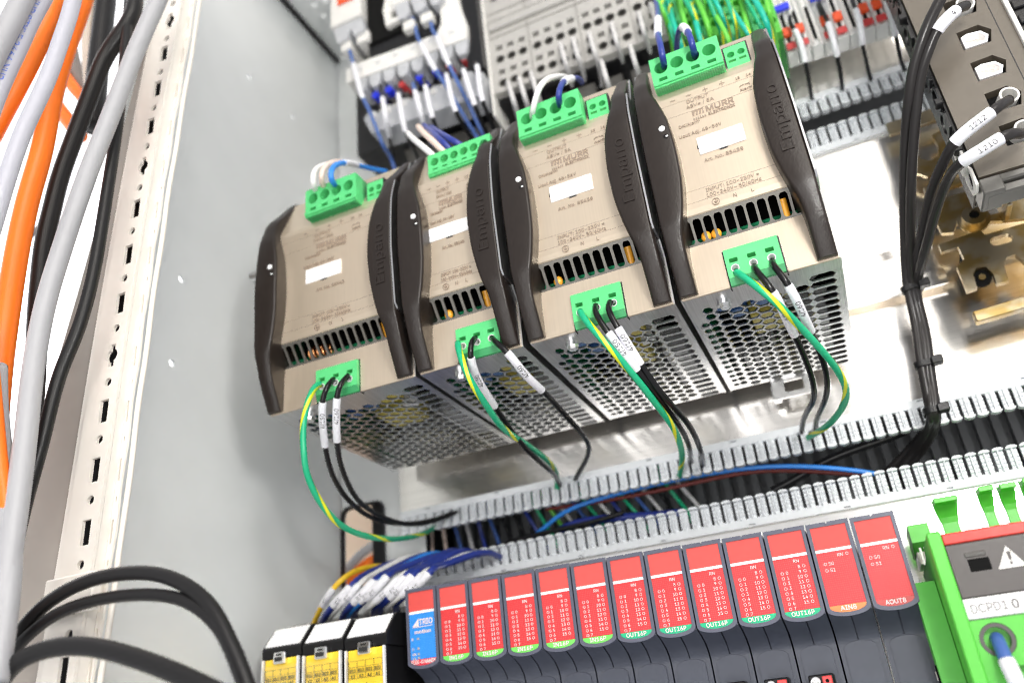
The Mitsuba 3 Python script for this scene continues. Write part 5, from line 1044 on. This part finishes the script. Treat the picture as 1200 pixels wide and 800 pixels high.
('short_wire', 'blue wire crossing the channel, eighteenth of the short wires from its left end', 'wire', 'short wires crossing the wiring channel', 'wire_blue2', 1.15, [[-70.5, 3.0, -27.4], [-74.4, 20.0, -29.9], [-69.2, 26.0, -40.0], [-60.6, 16.4, -53.6], [-57.7, 6.0, -60.9]], None, None, 0),
('short_wire', 'grey wire crossing the channel, nineteenth of the short wires from its left end', 'wire', 'short wires crossing the wiring channel', 'wire_grey', 1.15, [[-63.6, 3.0, -27.4], [-65.7, 13.5, -31.6], [-62.2, 26.0, -39.9], [-55.9, 25.7, -51.4], [-51.2, 6.0, -60.7]], None, None, 0),
('short_wire', 'black wire crossing the channel, twentieth of the short wires from its left end', 'wire', 'short wires crossing the wiring channel', 'wire_black', 1.15, [[-56.7, 3.0, -27.4], [-58.6, 12.7, -31.8], [-55.5, 26.0, -39.8], [-48.1, 17.7, -52.9], [-45.3, 6.0, -60.4]], None, None, 0),
('short_wire', 'green wire crossing the channel, twenty first of the short wires from its left end', 'wire', 'short wires crossing the wiring channel', 'wire_green', 1.15, [[-49.9, 3.0, -27.4], [-53.0, 18.8, -30.1], [-48.6, 26.0, -39.7], [-42.5, 23.5, -51.4], [-38.9, 6.0, -60.2]], None, None, 0),
('short_wire', 'grey wire crossing the channel, last of the short wires from its left end', 'wire', 'short wires crossing the wiring channel', 'wire_grey', 1.15, [[-43.2, 3.0, -27.4], [-45.3, 14.6, -31.2], [-41.3, 26.0, -39.7], [-33.7, 16.0, -53.2], [-31.6, 6.0, -60.2]], None, None, 0),
]


def build_wire(name, label, cat, group, col, r, pts, sl, txt, stripe):
    k = thing(name, label, cat, group)
    P = spline(pts, 10)
    add('insulation', tube(P, r, 16 if r > 2 else 12), col, k, True)
    D = np.r_[0, np.cumsum(np.linalg.norm(np.diff(P, axis=0), axis=1))]
    L = D[-1]
    res = lambda t0, t1, n: np.stack([np.interp(np.linspace(t0, t1, n) * L, D, P[:, a]) for a in range(3)], 1)
    if stripe:
        Q = res(0.002, .998, 140)
        Tg, A, B = frames(Q)
        ph = np.linspace(0, L / 9, 140) + 2.4
        V = []
        for da in np.linspace(-.5, .5, 5):
            a = ph + da
            V.append(Q + (r + .13) * (np.cos(a)[:, None] * A + np.sin(a)[:, None] * B))
        V = np.stack(V, 1)
        n, m = V.shape[:2]
        i, j = np.meshgrid(np.arange(n - 1), np.arange(m - 1), indexing='ij')
        q = np.stack([i * m + j, i * m + j + 1, (i + 1) * m + j + 1, (i + 1) * m + j], -1).reshape(-1, 4)
        add('stripe', trimesh.Trimesh(V.reshape(-1, 3), np.vstack([q[:, [0, 1, 2]], q[:, [0, 2, 3]]]), process=False), 'wire_stripe', k, True)
    if sl:
        t0, t1 = sorted(sl)
        Q = res(t0, t1, 14)
        s = add('sleeve', tube(Q, r + (.5 if name != 'contactor_wire' else .35), 16), 'sleeve', k, 50)
        if txt:
            cam = np.array([41.95, -444.97, -157.17])
            h = min(2.0, (r + .5) * 1.2)
            m = meshkit.text_mesh(txt, h, .22)
            w = m.bounds[1][0]
            Ls = (t1 - t0) * L
            c0 = Ls * .62 - w / 2
            D2 = np.r_[0, np.cumsum(np.linalg.norm(np.diff(Q, axis=0), axis=1))]
            V = m.vertices.copy()
            u = np.clip(Ls - (c0 + V[:, 0]), 0, Ls)      # reads from the far end back
            C = np.stack([np.interp(u, D2, Q[:, a]) for a in range(3)], 1)
            Tg = frames(Q)[0]
            tg = np.stack([np.interp(u, D2, Tg[:, a]) for a in range(3)], 1)
            vw = cam - C
            vw -= tg * (vw * tg).sum(1, keepdims=True)
            vw /= np.linalg.norm(vw, axis=1, keepdims=True)
            sd = np.cross(vw, -tg)
            a = (V[:, 1] - h / 2) / (r + .5)
            rad = r + .5 + .02 + V[:, 2] * .5
            W_ = C + rad[:, None] * (np.cos(a)[:, None] * vw + np.sin(a)[:, None] * sd)
            add('lettering', trimesh.Trimesh(W_, m.faces, process=False), 'print_black', s)
    if name == 'cable' and txt:
        # blue print running down the cable on the side that faces out of the cabinet
        m = meshkit.text_mesh(txt, 3.2, .3)
        V = m.vertices.copy()
        u = 14 + V[:, 0]
        C = np.stack([np.interp(u, D, P[:, a]) for a in range(3)], 1)
        Tg = frames(P)[0]
        tg = np.stack([np.interp(u, D, Tg[:, a]) for a in range(3)], 1)
        out = np.array([0.42, -.85, -.30]) - tg * (tg @ np.array([0.42, -.85, -.30]))[:, None]
        out /= np.linalg.norm(out, axis=1, keepdims=True)
        sd = np.cross(out, tg)
        a = (V[:, 1] - 1.6) / r
        rad = r + .05 + V[:, 2] * .5
        add('lettering', trimesh.Trimesh(C + rad[:, None] * (np.cos(a)[:, None] * out + np.sin(a)[:, None] * sd), m.faces, process=False), 'print_blue', k)
    return P


routes = {}
for w in WIRES:
    routes.setdefault(w[0], []).append(build_wire(*w))

hw = routes['heavy_wire']
for j, (zt, l) in enumerate(((23.6, 'upper black cable tie on the bundle of heavy wires'), (-14.9, 'middle black cable tie on the bundle of heavy wires'), (-38.0, 'lowest black cable tie, where the bundle enters the comb'))):
    C = []
    for P in hw:
        i = int(np.argmin(np.abs(P[:, 2] - zt) + (P[:, 1] > 0) * 1e3)); C.append(P[i])
    C = np.array(C)
    k = thing('cable_tie', l, 'cable tie', 'black cable ties')
    hull = Polygon([(c[0], c[1]) for c in C] + [(C[0][0] + .1, C[0][1] + .1)]).buffer(0).convex_hull.union(union_all([Point(c[0], c[1]).buffer(.1) for c in C])).convex_hull
    o, i_ = hull.buffer(3.4, 6), hull.buffer(2.5, 6)
    add('band', ext_z(o.difference(i_), zt - 1.5, zt + 1.5), 'black_plastic', k)
    mx = o.bounds
    add('lock', bx(mx[2] - 3, mx[2] + 2.0, mx[1] - 2.4, mx[1] + 2.6, zt - 2.6, zt + 1.4, .4), 'black_plastic', k)

# ---------------------------------------------------------------- contactors, upper left
t = thing('contactor', 'white front of the upper left contactor with a red switch tab', 'contactor')
add('front', bx(-212, -186, -82, -40, 319, 380, .6), 'contactor_white', t)
add('red_tab', bx(-205, -192, -84, -82.02, 337, 343, .5), 'jumper_orange', t)
add('hood', [ext_y(Polygon([(-211, 318.8), (-187, 318.8), (-184, 305), (-193, 303), (-196, 312), (-199, 303), (-207, 303)]), -80, -50)], 'contactor_grey', t)
add('terminal', [bx(-206, -198, -78, -50, 296, 304, .8), bx(-193, -183, -78, -50, 297, 307, .8)], 'contactor_white', t)
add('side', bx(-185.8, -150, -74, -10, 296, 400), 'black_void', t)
t = thing('contactor', 'wide pale contactor row with blue and red screws, under the white one', 'contactor')
add('front_band', ext_y(Polygon([(-204, 269), (-109, 263.5), (-108.3, 275), (-112, 295), (-114, 312), (-124, 314), (-127, 300), (-127, 286), (-131, 278.5), (-150, 279.5), (-171, 281), (-186, 282.5), (-204, 282)]), -74, -45), 'contactor_white', t)
add('marking', [bx(x, x + 4, -74.3, -74.02, 275.2 + (x + 200) * -.03, 277.4 + (x + 200) * -.03) for x in (-195, -180, -166, -152, -138, -122)], 'contactor_grey', t)
add('backing', [bx(-207, -104, -57, -20, 217, 320), bx(-186, -120, -72, -50, 283, 297)], 'black_plastic', t)
for i, xx in enumerate(np.linspace(-192.5, -114, 8)):
    z0 = 268.5 - i * .7
    add('shroud', ext_y(Polygon([(xx - 5, z0), (xx + 5, z0), (xx + 4, z0 - 8), (xx + 2.4, z0 - 11.5), (xx - 2.6, z0 - 11.5), (xx - 4.2, z0 - 8)]), -73, -52), 'contactor_grey', t)
for i, (xx, b) in enumerate(((-184.6, 'screw_blue'), (-174, 'screw_blue'), (-163.5, 'jumper_red'), (-149.7, 'screw_blue'), (-137, 'screw_blue'), (-126.8, 'jumper_red'), (-115.3, 'jumper_red'))):
    s = add('screw_cap', cyl((xx, -68, 254 - i * .1), (xx, -54, 255 - i * .1), 2.7 if b == 'screw_blue' else 2.3), b, t, 40)
    add('screw', cyl((xx + 1, -63, 248.5), (xx + 1, -57, 249), 1.9), 'smoke_grey', s, 40)
    add('nut', bx(xx, xx + 3.6, -64, -57, 240, 243.5, .6), 'contactor_white', s)
base_ = Polygon([(-192, 233), (-186, 217), (-105, 213), (-101, 231)] )
for i, xx in enumerate(np.linspace(-186, -112, 7)):
    base_ = base_.union(affinity.scale(Point(xx, 232.5).buffer(4.6, 8), 1, .8))
add('base', ext_y(base_, -72, -54), 'contactor_grey', t)
add('base_lug', [cyl((xx, -73, 231), (xx, -70, 231), 2.2) for xx in np.linspace(-184, -114, 7)], 'contactor_white', t, 40)
add('lower_body', ext_y(Polygon([(-176, 216.8), (-105, 212.8), (-99, 185), (-168, 185)]), -46, -30), 'smoke_grey', t)
t = thing('contactor', 'pale contactor with a curved edge at the top centre, black flank to its right', 'contactor')
add('front', ext_y(Polygon([(-168, 301), (-152, 303), (-150, 330), (-166, 336), (-170, 318)]).difference(sbox(-164, 306, -155, 314)), -78, -45), 'contactor_white', t)
add('upper_front', bx(-163, -118, -80, -45, 316, 370, .8), 'contactor_white', t)
add('hood', [ext_y(Polygon([(x, 316), (x + 11, 316), (x + 12, 303), (x + 8, 300), (x + 3, 301)]), -79, -52) for x in (-160, -147, -134)], 'contactor_grey', t)
add('terminal', [bx(x, x + 9, -78, -52, 290, 298, .8) for x in (-155, -141)], 'contactor_white', t)
add('flank', bx(-112, -101, -70, -10, 238, 400), 'black_plastic', t)
k = thing('depth_rail', 'blue grey perforated depth rail along the side wall near the top edge', 'rail')
rl = sbox(-266, -180, -226, 8)
for q in np.arange(-175, 0, 12.5):
    rl = rl.difference(Point(-250, q).buffer(2.2, 6)).difference(sbox(-242, q - 3, -238, q + 3))
add('underside', ext_z(rl, 395, 396.5), 'wall_paint', k)
add('rim', bx(-269.8, -266.1, -190, 10, 392, 398), 'black_plastic', k)

# ---------------------------------------------------------------- grey terminal block with wire holes, top centre
t = thing('terminal_block', 'grey terminal block with rows of square and round wire holes, top centre', 'terminal block')
cols = [-91.6, -83.5, -75.3, -65.1, -57, -49, -40.8, -30.8, -23.1, -15.4, -7.5, 2.4, 10.2]
fp = Polygon([(-98.7, 219), (15.8, 214), (16, 330), (-98.7, 330)])
for i, cx in enumerate(cols):
    s = -(cx + 91.6) * .030
    for zs, zr_ in ((256.3, 246.2), (235.2, 225.6)):
        fp = fp.difference(sbox(cx - 2.3, zs + s - 2.1, cx + 2.3, zs + s + 2.1)).difference(Point(cx, zr_ + s).buffer(3.2, 8))
    fp = fp.difference(sbox(cx - 2.6, 300, cx + 2.6, 318))
add('face', ext_y(fp, -62, -56), 'terminal_grey', t)
add('core', bx(-98.5, 15.8, -55.9, -20, 214, 330), 'black_plastic', t)
add('groove', [bx(-98, 15.5, -62.3, -61.9, z, z + .7) for z in (266, 271, 281, 288)] + [bx(x, x + .5, -62.35, -61.9, 215, 300) for x in (-70.3, -36, -2.6)], 'grey_metal', t)
add('raised_bar', [bx(-97, 15, -63.4, -62.02, 273, 280, .4)], 'terminal_grey', t)
add('red_tab', bx(-40, -33, -66, -62.1, 283, 287, .3), 'jumper_red', t)
add('light_edge', bx(-100.6, -98.8, -64, -40, 200, 330, .3), 'contactor_white', t)
for i, cx in enumerate(cols):
    s = -(cx + 91.6) * .030
    add('hole_ring', [ring((cx, -62.2, z + s), (cx, -57, z + s), 3.18, 2.3, 20) for z in (246.2, 225.6)], 'smoke_grey', t, 40)
add('lower_cover', [bx(x, x + 13, -50, -24, 184, 212 - i * 1.0, .8) for i, x in enumerate((-84, -66, -48, -30, -12))], 'smoke_grey', t)

# green earth terminals and the grey disconnect terminals to their right
for i in range(8):
    x = 17.6 + i * 7.6
    z = 226 - i * 3.6
    t = thing('earth_terminal', 'green and yellow earth terminal, %s from the left of eight' % ['first', 'second', 'third', 'fourth', 'fifth', 'sixth', 'seventh', 'last'][i], 'terminal', 'green earth terminals in a row')
    fpp = sbox(x, z - 8, x + 7.2, z + 90)
    for q in (2, 18, 34, 52):
        fpp = fpp.difference(Point(x + 3.6, z + q).buffer(2.6, 7)).difference(sbox(x + 2, z + q + 5, x + 5.2, z + q + 8))
    add('face', ext_y(fpp, -52, -46), 'block_green' if i % 2 else 'plug_green', t)
    add('core', bx(x + .05, x + 7.15, -45.9, -10, z - 8, z + 90), 'block_green_dark', t)
for i in range(9):
    x = 79 + i * 7.2
    z = 197.5 - i * .5
    t = thing('grey_terminal', 'pale grey terminal with a slotted front, %s from the left at upper right' % ['first', 'second', 'third', 'fourth', 'fifth', 'sixth', 'seventh', 'eighth', 'last'][i], 'terminal', 'pale grey terminals at upper right')
    add('body', bx(x, x + 6.8, -26, -12, z, z + 90, .4), 'terminal_light', t)
    add('rib', [bx(x + 1, x + 2.2, -28.5, -26.02, z + 1, z + 80, .2), bx(x + 4.4, x + 5.6, -28.5, -26.02, z + 1, z + 80, .2)], 'contactor_white', t)
    add('funnel', [bx(x + 2.4, x + 4.2, -27, -26.02, z + 4, z + 30)], 'black_void', t)
    if i in (0, 1, 3, 4, 6, 7, 8):
        add('orange_slide', bx(x + 1, x + 6, -31.5, -28.6, z + 9, z + 15.5, .5), 'jumper_orange', t)
        add('red_foot', bx(x + .6, x + 6.2, -30, -28.6, z - .5, z + 4.5, .4), 'jumper_red', t)
    if i in (0, 3):
        add('blue_jumper', [bx(x - 1, x + 9, -34.5, -31.6, z + 27, z + 32, .6)], 'screw_blue', t)

for k in list(scene):
    v = scene[k]
    if isinstance(v, dict) and v.get('type') == 'ply' and '__' not in k and k not in labels:
        labels[k] = {'label': k.replace('_', ' '), 'category': k.split('_')[-1]}
